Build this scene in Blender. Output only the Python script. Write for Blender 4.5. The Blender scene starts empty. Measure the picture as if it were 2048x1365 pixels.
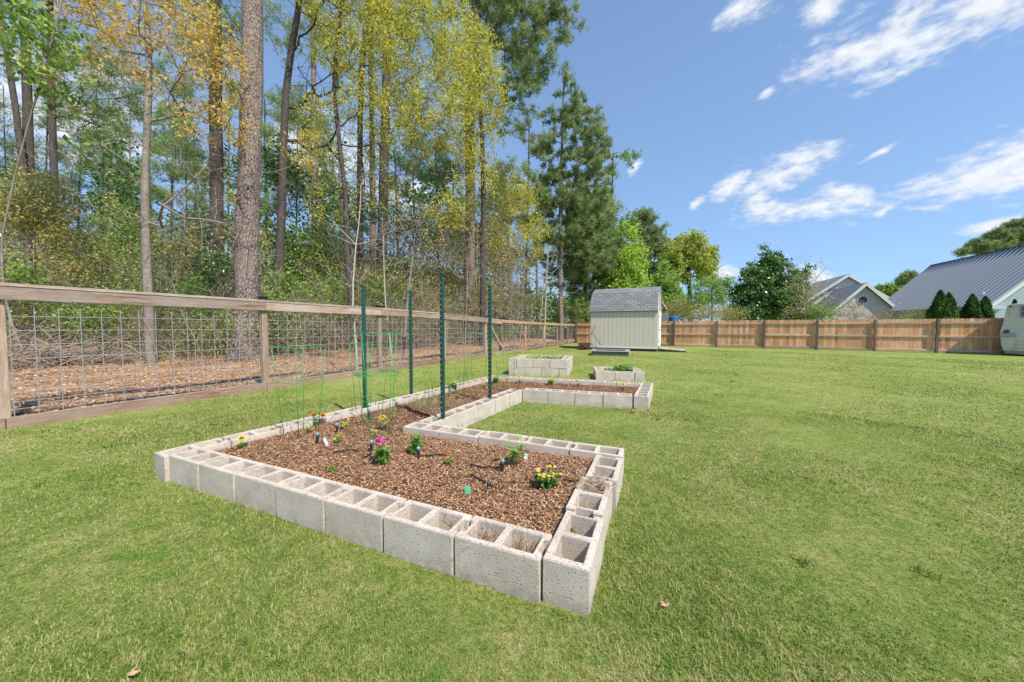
import bpy, bmesh, math, random
import numpy as np
from mathutils import Vector, Matrix
R = math.radians
rng = np.random.default_rng(7)
random.seed(7)
scene = bpy.context.scene
COL = scene.collection

# ------------------------------------------------------------------ camera
F, CX, CY, CZ, YAW, PIT, ROLL = 682.6516, 0.2145, -1.2867, 1.1239, -0.3942, -0.0403, 0.0016
_fw = np.array([math.sin(YAW)*math.cos(PIT), math.cos(YAW)*math.cos(PIT), math.sin(PIT)])
_r = np.array([math.cos(YAW), -math.sin(YAW), 0.0]); _u = np.cross(_r, _fw)
_r2 = _r*math.cos(ROLL)+_u*math.sin(ROLL); _u2 = -_r*math.sin(ROLL)+_u*math.cos(ROLL)
CAM = np.array([CX, CY, CZ])
cd = bpy.data.cameras.new("camera"); cam = bpy.data.objects.new("camera", cd); COL.objects.link(cam)
cd.sensor_width = 36.0; cd.lens = F/2048*36; cd.clip_start = 0.05; cd.clip_end = 3000
M = Matrix(((_r2[0], _u2[0], -_fw[0], CX), (_r2[1], _u2[1], -_fw[1], CY), (_r2[2], _u2[2], -_fw[2], CZ), (0, 0, 0, 1)))
cam.matrix_world = M
scene.camera = cam

# ------------------------------------------------------------------ light, sky, exposure
SUN_EL, SUN_AZ = R(52), R(-25)          # azimuth measured from +X
sd = Vector((math.cos(SUN_AZ)*math.cos(SUN_EL), math.sin(SUN_AZ)*math.cos(SUN_EL), math.sin(SUN_EL)))
sl = bpy.data.lights.new("sun", 'SUN'); sl.energy = 5.0; sl.angle = R(0.5); sl.color = (1.0, 0.94, 0.84)
so = bpy.data.objects.new("sun", sl); COL.objects.link(so); so.rotation_euler = sd.to_track_quat('Z', 'Y').to_euler()
scene.view_settings.view_transform = 'Standard'; scene.view_settings.look = 'None'
scene.view_settings.exposure = 0.30; scene.view_settings.gamma = 1.0

def px_dir(px, py):
    d = _fw*F + _r2*(px-1024) - _u2*(py-682.5)
    return d/np.linalg.norm(d)
def P3(px, py, depth):
    d = _fw*F + _r2*(px-1024) - _u2*(py-682.5)
    return CAM + d*(depth/F)
def gp(px, py, z=0.0):
    d = _fw*F + _r2*(px-1024) - _u2*(py-682.5)
    return CAM + d*((z-CZ)/d[2])
def depth_of(w): return float((np.asarray(w)-CAM)@_fw)
def proj(w):
    X = np.asarray(w, float)-CAM; d = X@_fw
    return 1024+F*(X@_r2)/d, 682.5-F*(X@_u2)/d
def z_at(x, y, py):
    lo, hi = -3.0, 30.0
    for _ in range(50):
        m = (lo+hi)/2
        if proj((x, y, m))[1] > py: lo = m
        else: hi = m
    return lo

W = bpy.data.worlds.new("World"); scene.world = W; W.use_nodes = True
nt = W.node_tree; nt.nodes.clear()
class NT:
    def __init__(s, t): s.t = t
    def n(s, typ, **kw):
        nd = s.t.nodes.new(typ)
        for k, v in kw.items():
            if k.startswith('i_'):
                key = k[2:]; key = int(key) if key.isdigit() else key.replace('_', ' ')
                if isinstance(v, bpy.types.NodeSocket): s.t.links.new(v, nd.inputs[key])
                else: nd.inputs[key].default_value = v
            else: setattr(nd, k, v)
        return nd
    def l(s, a, b): s.t.links.new(a, b)
    def math(s, op, a, b=None, c=None, clamp=False):
        nd = s.t.nodes.new('ShaderNodeMath'); nd.operation = op; nd.use_clamp = clamp
        for i, v in enumerate((a, b, c)):
            if v is None: continue
            if isinstance(v, bpy.types.NodeSocket): s.t.links.new(v, nd.inputs[i])
            else: nd.inputs[i].default_value = v
        return nd.outputs[0]
    def mix(s, fac, a, b, mode='MIX'):
        nd = s.t.nodes.new('ShaderNodeMix'); nd.data_type = 'RGBA'; nd.blend_type = mode; nd.clamp_result = False
        for i, v in ((0, fac), (6, a), (7, b)):
            if isinstance(v, bpy.types.NodeSocket): s.t.links.new(v, nd.inputs[i])
            elif i == 0: nd.inputs[i].default_value = v
            else: nd.inputs[i].default_value = (*v[:3], 1.0)
        return nd.outputs[2]
    def noise(s, vec, scale, detail=4, rough=0.55, dist=0.0):
        nd = s.t.nodes.new('ShaderNodeTexNoise')
        nd.inputs['Scale'].default_value = scale; nd.inputs['Detail'].default_value = detail
        nd.inputs['Roughness'].default_value = rough; nd.inputs['Distortion'].default_value = dist
        if vec is not None: s.t.links.new(vec, nd.inputs['Vector'])
        return nd.outputs['Fac']
    def ramp(s, fac, stops):
        nd = s.t.nodes.new('ShaderNodeValToRGB'); cr = nd.color_ramp
        while len(cr.elements) < len(stops): cr.elements.new(0.5)
        for e, (p, c) in zip(cr.elements, stops):
            e.position = p; e.color = (*c[:3], 1.0) if len(c) >= 3 else (c[0], c[0], c[0], 1)
        s.t.links.new(fac, nd.inputs[0])
        return nd.outputs[0]
    def mapping(s, vec, loc=(0, 0, 0), rot=(0, 0, 0), scale=(1, 1, 1), typ='POINT'):
        nd = s.t.nodes.new('ShaderNodeMapping'); nd.vector_type = typ
        nd.inputs['Location'].default_value = loc; nd.inputs['Rotation'].default_value = rot; nd.inputs['Scale'].default_value = scale
        s.t.links.new(vec, nd.inputs['Vector'])
        return nd.outputs[0]

w = NT(nt)
sky = w.n('ShaderNodeTexSky', sky_type='NISHITA', sun_disc=False)
sky.sun_elevation = SUN_EL; sky.sun_rotation = R(115); sky.altitude = 50; sky.air_density = 1.0; sky.dust_density = 0.6; sky.ozone_density = 1.4
tc = w.n('ShaderNodeTexCoord').outputs['Generated']
wn = w.n('ShaderNodeVectorMath', operation='SUBTRACT', i_1=(0.5, 0.5, 0.5))
nz = w.n('ShaderNodeTexNoise'); nz.inputs['Scale'].default_value = 5.0; nz.inputs['Detail'].default_value = 6
w.l(tc, nz.inputs['Vector']); w.l(nz.outputs['Color'], wn.inputs[0])
ws = w.n('ShaderNodeVectorMath', operation='SCALE'); w.l(wn.outputs[0], ws.inputs[0]); ws.inputs['Scale'].default_value = 0.055
wd = w.n('ShaderNodeVectorMath', operation='ADD'); w.l(tc, wd.inputs[0]); w.l(ws.outputs[0], wd.inputs[1])
dvec = wd.outputs[0]
CL = [(1800, 85, 170, 66, -16), (1700, 105, 95, 40, -22), (1640, 15, 42, 30, -30), (1478, 20, 55, 34, -25), (1970, 15, 120, 42, 8), (1830, 15, 90, 30, -30),
      (1580, 350, 95, 40, -16), (1475, 362, 45, 24, -35), (1600, 430, 115, 28, -3), (1690, 393, 70, 24, 4), (1985, 335, 150, 66, -18), (1880, 350, 90, 34, -18),
      (1850, 412, 50, 11, 0), (1772, 412, 32, 13, -30), (1450, 545, 38, 18, 0), (1640, 548, 45, 22, 10), (150, 230, 150, 120, 0), (650, 300, 130, 60, 0), (1545, 185, 20, 10, -40),
      (1990, 452, 50, 14, -8), (1765, 305, 35, 9, -30), (1392, 402, 20, 10, -30), (1268, 335, 22, 12, -50), (800, 380, 120, 40, 0), (1510, 405, 22, 8, 0), (1960, 560, 60, 10, 0)]
acc = None
for (px, py, ra, rb, ang) in CL:
    c = px_dir(px, py)
    k = abs(c@_fw)/F                     # radians-ish per pixel at that direction
    e1 = px_dir(px+20*math.cos(R(ang)), py+20*math.sin(R(ang)))-c; e1 /= np.linalg.norm(e1)
    e2 = np.cross(c, e1); e2 /= np.linalg.norm(e2)
    rot = Matrix(((e1[0], e2[0], c[0]), (e1[1], e2[1], c[1]), (e1[2], e2[2], c[2]))).to_euler()
    m = w.mapping(dvec, tuple(c), tuple(rot), (max(1.2*ra*k, .001), max(1.25*rb*k, .001), 0.5), 'TEXTURE')
    ln = w.n('ShaderNodeVectorMath', operation='LENGTH'); w.l(m, ln.inputs[0])
    v = w.math('SUBTRACT', 1.0, ln.outputs['Value'])
    acc = v if acc is None else w.math('SMOOTH_MAX', acc, v, 0.25)
st = w.mapping(tc, rot=(0, 0, 0.3), scale=(1, 1, 2.2))
fb = w.noise(st, 10.0, 9, 0.56, 0.15)
fb2 = w.noise(st, 38.0, 5, 0.6)
dens = w.math('ADD', acc, w.math('MULTIPLY', w.math('SUBTRACT', fb, 0.5), 2.0))
dens = w.math('ADD', dens, w.math('MULTIPLY', w.math('SUBTRACT', fb2, 0.5), 1.2))
alpha = w.n('ShaderNodeMapRange', interpolation_type='SMOOTHSTEP'); w.l(dens, alpha.inputs[0]); alpha.inputs[1].default_value = 0.10; alpha.inputs[2].default_value = 1.0
shade = w.n('ShaderNodeMapRange'); w.l(fb2, shade.inputs[0]); shade.inputs[1].default_value = 0.3; shade.inputs[2].default_value = 0.7; shade.inputs[3].default_value = 0.88; shade.inputs[4].default_value = 1.05
SKYK = 0.11
ccol = w.n('ShaderNodeVectorMath', operation='SCALE'); ccol.inputs[0].default_value = (0.76/SKYK, 0.79/SKYK, 0.84/SKYK); w.l(shade.outputs[0], ccol.inputs['Scale'])
skc = w.mix(1.0, sky.outputs[0], (0.72, 1.07, 1.42), 'MULTIPLY')
# thin high haze, whiter towards the horizon
sepz = w.n('ShaderNodeSeparateXYZ'); w.l(tc, sepz.inputs[0])
hz = w.n('ShaderNodeMapRange'); w.l(sepz.outputs[2], hz.inputs[0]); hz.inputs[1].default_value = 0.0; hz.inputs[2].default_value = 0.8; hz.inputs[3].default_value = 0.55; hz.inputs[4].default_value = 0.24
skc = w.mix(hz.outputs[0], skc, (0.40/SKYK, 0.56/SKYK, 0.78/SKYK))
fin = w.mix(w.math('MULTIPLY', alpha.outputs[0], 0.95), skc, ccol.outputs[0])
bg = w.n('ShaderNodeBackground'); w.l(fin, bg.inputs['Color']); bg.inputs['Strength'].default_value = SKYK
wo = w.n('ShaderNodeOutputWorld'); w.l(bg.outputs[0], wo.inputs['Surface'])

# ------------------------------------------------------------------ helpers
def tag(o, label=None, cat=None, group=None, kind=None):
    if label: o['label'] = label
    if cat: o['category'] = cat
    if group: o['group'] = group
    if kind: o['kind'] = kind
    return o
def empty(name, loc=(0, 0, 0), rz=0.0):
    o = bpy.data.objects.new(name, None); o.empty_display_size = 0.2; COL.objects.link(o)
    o.location = loc; o.rotation_euler = (0, 0, rz); return o
def link(name, me, parent=None, loc=(0, 0, 0), rot=(0, 0, 0)):
    o = bpy.data.objects.new(name, me); COL.objects.link(o)
    o.location = loc; o.rotation_euler = rot
    if parent: o.parent = parent
    return o
def mesh_np(name, V, quads=None, tris=None, mat=None, rnd=None, smooth=False):
    V = np.asarray(V, np.float32).reshape(-1, 3)
    me = bpy.data.meshes.new(name)
    loops = []; starts = []; tot = []; off = 0
    for f, k in ((quads, 4), (tris, 3)):
        if f is None or len(f) == 0: continue
        f = np.asarray(f, np.int32).reshape(-1, k)
        loops.append(f.ravel()); n = len(f); starts.append(off+np.arange(n)*k); off += n*k
    L = np.concatenate(loops); S = np.concatenate(starts)
    me.vertices.add(len(V)); me.vertices.foreach_set('co', V.ravel())
    me.loops.add(len(L)); me.loops.foreach_set('vertex_index', L)
    me.polygons.add(len(S)); me.polygons.foreach_set('loop_start', S.astype(np.int32))
    me.polygons.foreach_set('use_smooth', np.full(len(S), smooth))
    if rnd is not None:
        a = me.attributes.new('rnd', 'FLOAT', 'POINT'); a.data.foreach_set('value', np.asarray(rnd, np.float32))
    me.update(calc_edges=True)
    if mat: me.materials.append(mat)
    return me
class MB:
    """collects simple solids into one mesh"""
    def __init__(s): s.V = []; s.F = []; s.A = []
    def add(s, V, F, a=0.0):
        o = len(s.V); s.V += [tuple(map(float, v)) for v in V]; s.F += [tuple(i+o for i in f) for f in F]; s.A += [a]*len(V)
    def box(s, c, d, rot=None, a=None):
        a = random.random() if a is None else a
        x, y, z = d[0]/2, d[1]/2, d[2]/2
        V = [Vector(v) for v in ((-x,-y,-z),(x,-y,-z),(x,y,-z),(-x,y,-z),(-x,-y,z),(x,-y,z),(x,y,z),(-x,y,z))]
        if rot is not None: V = [rot @ v for v in V]
        V = [v+Vector(c) for v in V]
        s.add(V, [(0,3,2,1),(4,5,6,7),(0,1,5,4),(1,2,6,5),(2,3,7,6),(3,0,4,7)], a)
    def bar(s, p, q, w_, h_, a=None):
        p = Vector(p); q = Vector(q); d = q-p
        rot = d.to_track_quat('X', 'Z').to_matrix()
        s.box((p+q)/2, (d.length, w_, h_), rot, a)
    def tube(s, pts, rad, n=8, cap=True, a=None):
        a = random.random() if a is None else a
        pts = [Vector(p) for p in pts]; m = len(pts)
        rad = [rad]*m if isinstance(rad, (int, float)) else list(rad)
        ref = Vector((0.3, 0.2, 1)) if abs((pts[-1]-pts[0]).normalized().z) < .9 else Vector((1, 0.1, 0))
        V = []
        for i, p in enumerate(pts):
            t = (pts[min(i+1, m-1)]-pts[max(i-1, 0)]).normalized()
            u = t.cross(ref).normalized(); v = t.cross(u)
            for k in range(n):
                an = 2*math.pi*k/n; V.append(p+(u*math.cos(an)+v*math.sin(an))*rad[i])
        Fc = [(i*n+k, i*n+(k+1) % n, (i+1)*n+(k+1) % n, (i+1)*n+k) for i in range(m-1) for k in range(n)]
        if cap: Fc += [tuple(range(n))[::-1], tuple((m-1)*n+k for k in range(n))]
        s.add(V, Fc, a)
    def lathe(s, prof, c=(0, 0, 0), n=12, a=None):
        s.tube([(c[0], c[1], c[2]+z) for r, z in prof], [max(r, 1e-4) for r, z in prof], n, True, a)
    def prism(s, poly, z0, z1, a=None):
        a = random.random() if a is None else a
        n = len(poly)
        V = [(x, y, z0) for x, y in poly]+[(x, y, z1) for x, y in poly]
        s.add(V, [tuple(range(n))[::-1], tuple(range(n, 2*n))]+[(i, (i+1) % n, n+(i+1) % n, n+i) for i in range(n)], a)
    def mesh(s, name, mat, smooth=False, bevel=0):
        me = bpy.data.meshes.new(name); me.from_pydata(s.V, [], s.F)
        at = me.attributes.new('rnd', 'FLOAT', 'POINT'); at.data.foreach_set('value', s.A)
        if bevel:
            bm = bmesh.new(); bm.from_mesh(me)
            ed = [e for e in bm.edges if len(e.link_faces) == 2 and e.calc_face_angle(0) > 0.6]
            bmesh.ops.bevel(bm, geom=ed, offset=bevel, segments=1, affect='EDGES', clamp_overlap=True)
            bm.to_mesh(me); bm.free()
        if smooth: me.polygons.foreach_set('use_smooth', [True]*len(me.polygons))
        me.materials.append(mat); me.update()
        return me
    def build(s, name, mat, parent=None, loc=(0, 0, 0), rot=(0, 0, 0), smooth=False, bevel=0):
        return link(name, s.mesh(name, mat, smooth, bevel), parent, loc, rot)

# ------------------------------------------------------------------ materials
def newmat(name):
    m = bpy.data.materials.new(name); m.use_nodes = True; m.node_tree.nodes.clear()
    return m, NT(m.node_tree)
def finish(t, col, rough=0.8, bump=None, bstr=0.3, bdist=0.01, metal=0.0, spec=0.3, trans=None, rsock=None):
    b = t.n('ShaderNodeBsdfPrincipled')
    if isinstance(col, bpy.types.NodeSocket): t.l(col, b.inputs['Base Color'])
    else: b.inputs['Base Color'].default_value = (*col[:3], 1)
    if isinstance(rough, bpy.types.NodeSocket): t.l(rough, b.inputs['Roughness'])
    else: b.inputs['Roughness'].default_value = rough
    b.inputs['Metallic'].default_value = metal; b.inputs['Specular IOR Level'].default_value = spec
    if bump is not None:
        bn = t.n('ShaderNodeBump'); t.l(bump, bn.inputs['Height']); bn.inputs['Strength'].default_value = bstr; bn.inputs['Distance'].default_value = bdist
        t.l(bn.outputs[0], b.inputs['Normal'])
    out = t.n('ShaderNodeOutputMaterial')
    if trans:
        tr = t.n('ShaderNodeBsdfTranslucent')
        if isinstance(col, bpy.types.NodeSocket): t.l(col, tr.inputs[0])
        else: tr.inputs[0].default_value = (*col[:3], 1)
        ms = t.n('ShaderNodeMixShader'); ms.inputs[0].default_value = trans
        t.l(b.outputs[0], ms.inputs[1]); t.l(tr.outputs[0], ms.inputs[2]); t.l(ms.outputs[0], out.inputs[0])
    else: t.l(b.outputs[0], out.inputs[0])
def attr(t, name='rnd'): return t.n('ShaderNodeAttribute', attribute_name=name).outputs['Fac']
def objco(t): return t.n('ShaderNodeTexCoord').outputs['Object']
def wpos(t): return t.n('ShaderNodeNewGeometry').outputs['Position']
def orand(t): return t.n('ShaderNodeObjectInfo').outputs['Random']

def leaf_mat(name, stops, trans=0.35, rough=0.6, spec=0.3):
    m, t = newmat(name)
    a = t.math('ADD', attr(t), t.math('MULTIPLY', t.math('SUBTRACT', t.noise(wpos(t), 1.3, 3), 0.5), 1.0))
    finish(t, t.ramp(a, stops), rough, spec=spec, trans=trans); return m
def plain(name, col, rough=0.6, metal=0.0, spec=0.4, var=0.12, scale=30, bump=0.0):
    m, t = newmat(name)
    n = t.noise(objco(t), scale, 5)
    c = t.mix(n, [x*(1-var) for x in col], [min(1, x*(1+var)) for x in col])
    finish(t, c, rough, bump=n if bump else None, bstr=bump, bdist=0.004, metal=metal, spec=spec); return m
def wood_mat(name, c0, c1, c2, stretch=(1.2, 22, 22), gray=None, rough=0.85):
    """sawn timber: grain runs along the low-frequency axis, knots and weathering"""
    m, t = newmat(name)
    oc = objco(t)
    off = t.n('ShaderNodeVectorMath', operation='SCALE'); comb = t.n('ShaderNodeCombineXYZ')
    sh = t.math('ADD', t.math('MULTIPLY', attr(t), 37.0), t.math('MULTIPLY', orand(t), 53.0))
    for i in range(3): t.l(sh, comb.inputs[i])
    ad = t.n('ShaderNodeVectorMath', operation='ADD'); t.l(oc, ad.inputs[0]); t.l(comb.outputs[0], ad.inputs[1])
    v = t.mapping(ad.outputs[0], scale=stretch)
    g = t.noise(v, 2.2, 6, 0.6, 1.2)
    fine = t.noise(t.mapping(ad.outputs[0], scale=tuple(s*4 for s in stretch)), 3.0, 3, 0.6)
    big = t.noise(ad.outputs[0], 1.6, 3)
    col = t.ramp(g, [(0.36, c0), (0.5, c1), (0.63, c2)])
    col = t.mix(t.ramp(fine, [(0.42, (0.65,)), (0.58, (0,))]), col, [x*0.6 for x in c0])
    if gray: col = t.mix(t.math('MULTIPLY', t.ramp(big, [(0.35, (0,)), (0.65, (1,))]), 0.8), col, gray)
    vk = t.n('ShaderNodeTexVoronoi'); vk.inputs['Scale'].default_value = 2.2; t.l(t.mapping(ad.outputs[0], scale=(1, 1.6, 1.6)), vk.inputs['Vector'])
    kn = t.ramp(vk.outputs['Distance'], [(0.02, (1,)), (0.07, (0,))])
    col = t.mix(t.math('MULTIPLY', kn, 0.75), col, [c0[0]*0.5, c0[1]*0.35, c0[2]*0.3])
    br = t.math('ADD', 0.74, t.math('MULTIPLY', attr(t), 0.48))
    cs = t.n('ShaderNodeVectorMath', operation='SCALE'); t.l(col, cs.inputs[0]); t.l(br, cs.inputs['Scale'])
    finish(t, cs.outputs[0], rough, bump=g, bstr=0.25, bdist=0.004, spec=0.2); return m

MAT = {}
# concrete masonry
m, t = newmat('concrete_block_face'); oc = objco(t)
comb = t.n('ShaderNodeCombineXYZ'); sh = t.math('MULTIPLY', orand(t), 40.0)
for i in range(3): t.l(sh, comb.inputs[i])
ad = t.n('ShaderNodeVectorMath', operation='ADD'); t.l(oc, ad.inputs[0]); t.l(comb.outputs[0], ad.inputs[1]); v = ad.outputs[0]
big = t.noise(v, 6, 5, 0.6); sp = t.noise(v, 160, 4, 0.7)
pit = t.n('ShaderNodeTexVoronoi'); pit.inputs['Scale'].default_value = 100; t.l(v, pit.inputs['Vector'])
pits = t.ramp(pit.outputs['Distance'], [(0.16, (0,)), (0.42, (1,))])
pm = t.ramp(t.noise(v, 70, 3), [(0.41, (0,)), (0.52, (1,))])
pitm = t.math('MAXIMUM', pits, pm)
col = t.ramp(big, [(0.3, (0.48, 0.40, 0.325)), (0.55, (0.595, 0.51, 0.425)), (0.75, (0.655, 0.575, 0.49))])
col = t.mix(t.math('MULTIPLY', t.math('SUBTRACT', 1.0, pitm), 0.55), col, (0.24, 0.20, 0.165))
col = t.mix(t.math('MULTIPLY', t.math('SUBTRACT', sp, 0.35), 0.5, clamp=True), col, (0.72, 0.655, 0.58))
sv = t.n('ShaderNodeSeparateXYZ'); t.l(wpos(t), sv.inputs[0])
dirt = t.math('MULTIPLY', t.ramp(sv.outputs[2], [(0.0, (1,)), (0.09, (0,))]), t.ramp(t.noise(v, 14, 4), [(0.4, (0,)), (0.62, (1,))]))
col = t.mix(t.math('MULTIPLY', dirt, 0.7), col, (0.33, 0.28, 0.20))
hh = t.math('ADD', t.math('MULTIPLY', pitm, 0.8), t.math('MULTIPLY', sp, 0.6))
finish(t, col, 0.95, bump=hh, bstr=0.8, bdist=0.006, spec=0.15); MAT['concrete'] = m
# lawn ground and blades share the same world-space patches
def lawn_col(t, blade):
    p = wpos(t)
    sx = t.n('ShaderNodeSeparateXYZ'); t.l(p, sx.inputs[0]); cb = t.n('ShaderNodeCombineXYZ'); t.l(sx.outputs[0], cb.inputs[0]); t.l(sx.outputs[1], cb.inputs[1])
    q = cb.outputs[0]
    a = t.noise(q, 0.45, 4, 0.6); b = t.noise(q, 2.2, 6, 0.7, 0.5); c = t.noise(q, 13, 5, 0.75, 0.6)
    f = t.math('ADD', t.math('MULTIPLY', a, 0.35), t.math('ADD', t.math('MULTIPLY', b, 0.55), t.math('MULTIPLY', c, 0.75)))
    if blade: f = t.math('ADD', f, t.math('MULTIPLY', t.math('SUBTRACT', attr(t), 0.5), 0.48))
    col = t.ramp(f, [(0.54, (0.098, 0.172, 0.028)), (0.66, (0.158, 0.238, 0.040)), (0.79, (0.238, 0.305, 0.062)), (0.90, (0.33, 0.35, 0.10)), (1.0, (0.48, 0.43, 0.20))])
    wd = t.noise(q, 5.5, 4, 0.6, 1.0); wb = t.noise(q, 1.1, 2)
    wm = t.math('MULTIPLY', t.ramp(wd, [(0.60, (0,)), (0.66, (1,))]), t.ramp(wb, [(0.45, (0,)), (0.55, (0.75,))]))
    col = t.mix(wm, col, (0.11, 0.26, 0.03))
    return f, col, q
m, t = newmat('lawn_ground'); f, col, q = lawn_col(t, False)
fine = t.noise(q, 45, 6, 0.8); fine2 = t.noise(q, 220, 3, 0.7)
ff = t.math('ADD', t.math('MULTIPLY', fine, 0.6), t.math('MULTIPLY', fine2, 0.4))
col = t.mix(t.ramp(ff, [(0.43, (0.8,)), (0.52, (0,))]), col, (0.08, 0.095, 0.028))
col = t.mix(t.ramp(ff, [(0.53, (0,)), (0.66, (0.6,))]), col, (0.46, 0.43, 0.17))
finish(t, col, 0.95, bump=ff, bstr=0.8, bdist=0.03, spec=0.1); MAT['lawn'] = m
m, t = newmat('grass_blade'); f, col, q = lawn_col(t, True)
finish(t, col, 0.7, spec=0.15, trans=0.3); MAT['blade'] = m
# forest floor
m, t = newmat('leaf_litter_ground'); p = wpos(t)
n1 = t.noise(p, 1.2, 4); n2 = t.noise(p, 22, 5, 0.7); n3 = t.noise(p, 80, 4, 0.7)
s = t.math('ADD', t.math('MULTIPLY', n2, 0.6), t.math('MULTIPLY', n3, 0.4))
col = t.ramp(s, [(0.36, (0.15, 0.085, 0.05)), (0.48, (0.37, 0.21, 0.12)), (0.60, (0.55, 0.34, 0.21)), (0.72, (0.64, 0.48, 0.34))])
col = t.mix(t.ramp(n1, [(0.5, (0,)), (0.7, (0.5,))]), col, (0.10, 0.085, 0.045))
finish(t, col, 0.95, bump=s, bstr=0.8, bdist=0.04, spec=0.1); MAT['litter'] = m
# mulch
m, t = newmat('bark_mulch_bed'); p = wpos(t); n2 = t.noise(p, 70, 5, 0.7)
finish(t, t.ramp(n2, [(0.35, (0.05, 0.028, 0.018)), (0.5, (0.14, 0.07, 0.04)), (0.65, (0.26, 0.14, 0.08))]), 0.95, bump=n2, bstr=0.8, bdist=0.02, spec=0.1); MAT['mulch_base'] = m
m, t = newmat('bark_chip')
finish(t, t.ramp(attr(t), [(0.0, (0.11, 0.058, 0.034)), (0.3, (0.28, 0.14, 0.075)), (0.6, (0.44, 0.23, 0.12)), (0.85, (0.54, 0.33, 0.19)), (1.0, (0.60, 0.46, 0.33))]), 0.85, bump=t.noise(wpos(t), 150, 3), bstr=0.4, bdist=0.003, spec=0.2); MAT['chip'] = m
m, t = newmat('dry_leaf')
finish(t, t.ramp(attr(t), [(0.0, (0.24, 0.13, 0.08)), (0.35, (0.50, 0.28, 0.17)), (0.65, (0.68, 0.43, 0.27)), (0.9, (0.76, 0.60, 0.44)), (1.0, (0.80, 0.55, 0.14))]), 0.8, spec=0.2, trans=0.15); MAT['dryleaf'] = m
# timber
MAT['rail'] = wood_mat('weathered_rail_wood', (0.25, 0.15, 0.10), (0.45, 0.32, 0.24), (0.60, 0.47, 0.38), (1.0, 20, 20), gray=(0.40, 0.33, 0.29))
MAT['bottomboard'] = wood_mat('brown_bottom_board_wood', (0.20, 0.105, 0.065), (0.36, 0.215, 0.145), (0.48, 0.33, 0.25), (1.0, 16, 16), gray=(0.33, 0.25, 0.20))
MAT['post'] = wood_mat('fence_post_wood', (0.30, 0.18, 0.11), (0.47, 0.31, 0.20), (0.56, 0.41, 0.29), (20, 20, 1.0), gray=(0.40, 0.33, 0.27))
MAT['newrail'] = wood_mat('newer_rail_wood', (0.38, 0.21, 0.12), (0.56, 0.34, 0.21), (0.66, 0.45, 0.30), (1.0, 20, 20))
MAT['newpost'] = wood_mat('newer_post_wood', (0.40, 0.22, 0.11), (0.58, 0.36, 0.21), (0.66, 0.45, 0.28), (20, 20, 1.0))
MAT['cedar'] = wood_mat('cedar_fence_board', (0.44, 0.18, 0.075), (0.76, 0.37, 0.175), (0.86, 0.50, 0.27), (14, 14, 0.9), gray=(0.72, 0.44, 0.28))
MAT['cedarrail'] = wood_mat('cedar_fence_rail', (0.48, 0.31, 0.22), (0.68, 0.49, 0.38), (0.76, 0.60, 0.49), (1.0, 18, 18))
MAT['darkpost'] = wood_mat('dark_fence_post', (0.10, 0.07, 0.055), (0.19, 0.14, 0.11), (0.28, 0.22, 0.18), (16, 16, 1.0), gray=(0.2, 0.17, 0.15))
MAT['ramp'] = wood_mat('weathered_ramp_wood', (0.30, 0.27, 0.20), (0.48, 0.44, 0.35), (0.60, 0.56, 0.47), (1.0, 12, 12))
MAT['grayboard'] = wood_mat('grey_weathered_board', (0.26, 0.25, 0.24), (0.42, 0.41, 0.40), (0.56, 0.55, 0.54), (1.0, 14, 14))
MAT['mossboard'] = wood_mat('mossy_timber', (0.08, 0.07, 0.05), (0.17, 0.14, 0.10), (0.27, 0.22, 0.17), (1.0, 14, 14), gray=(0.14, 0.17, 0.12))
MAT['wire'] = plain('galvanised_wire', (0.36, 0.375, 0.41), 0.55, 0.3, 0.4)
MAT['cap'] = plain('black_plastic', (0.035, 0.035, 0.035), 0.5)
MAT['tpost'] = plain('green_painted_steel', (0.008, 0.065, 0.048), 0.38, 0.0, 0.5, 0.2, 12)
MAT['stud'] = plain('worn_steel_stud', (0.25, 0.32, 0.30), 0.5, 0.2)
MAT['cage'] = plain('green_coated_wire', (0.03, 0.30, 0.07), 0.4)
MAT['hose'] = plain('black_drip_hose', (0.025, 0.023, 0.022), 0.6)
MAT['emit'] = plain('pale_blue_plastic', (0.16, 0.36, 0.46), 0.4)
MAT['tagwhite'] = plain('white_plastic', (0.62, 0.62, 0.62), 0.5)
MAT['taggreen'] = plain('green_plastic_tag', (0.10, 0.42, 0.22), 0.5)
MAT['soil'] = plain('dark_soil', (0.13, 0.09, 0.06), 0.95, 0, 0.1, 0.4, 25, 0.4)
MAT['white'] = plain('white_paint', (0.78, 0.78, 0.78), 0.6)
MAT['trimwhite'] = plain('white_trim', (0.70, 0.69, 0.66), 0.6)
MAT['metal'] = plain('dark_steel', (0.06, 0.06, 0.06), 0.4, 0.7)
MAT['rust'] = plain('rusty_steel', (0.17, 0.075, 0.035), 0.85, 0.1, 0.2, 0.4, 20)
MAT['glass'] = plain('dark_window_glass', (0.05, 0.065, 0.08), 0.1, 0, 0.8)
MAT['red'] = plain('red_lens', (0.16, 0.006, 0.010), 0.25, 0, 0.6)
MAT['blue'] = plain('blue_plastic', (0.02, 0.14, 0.36), 0.5)
MAT['bumper'] = plain('grey_bumper_steel', (0.33, 0.35, 0.42), 0.4, 0.3)
MAT['rubber'] = plain('black_rubber', (0.03, 0.03, 0.03), 0.8)
MAT['skirt'] = plain('dull_grey_metal', (0.30, 0.31, 0.28), 0.6, 0.2)
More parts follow.
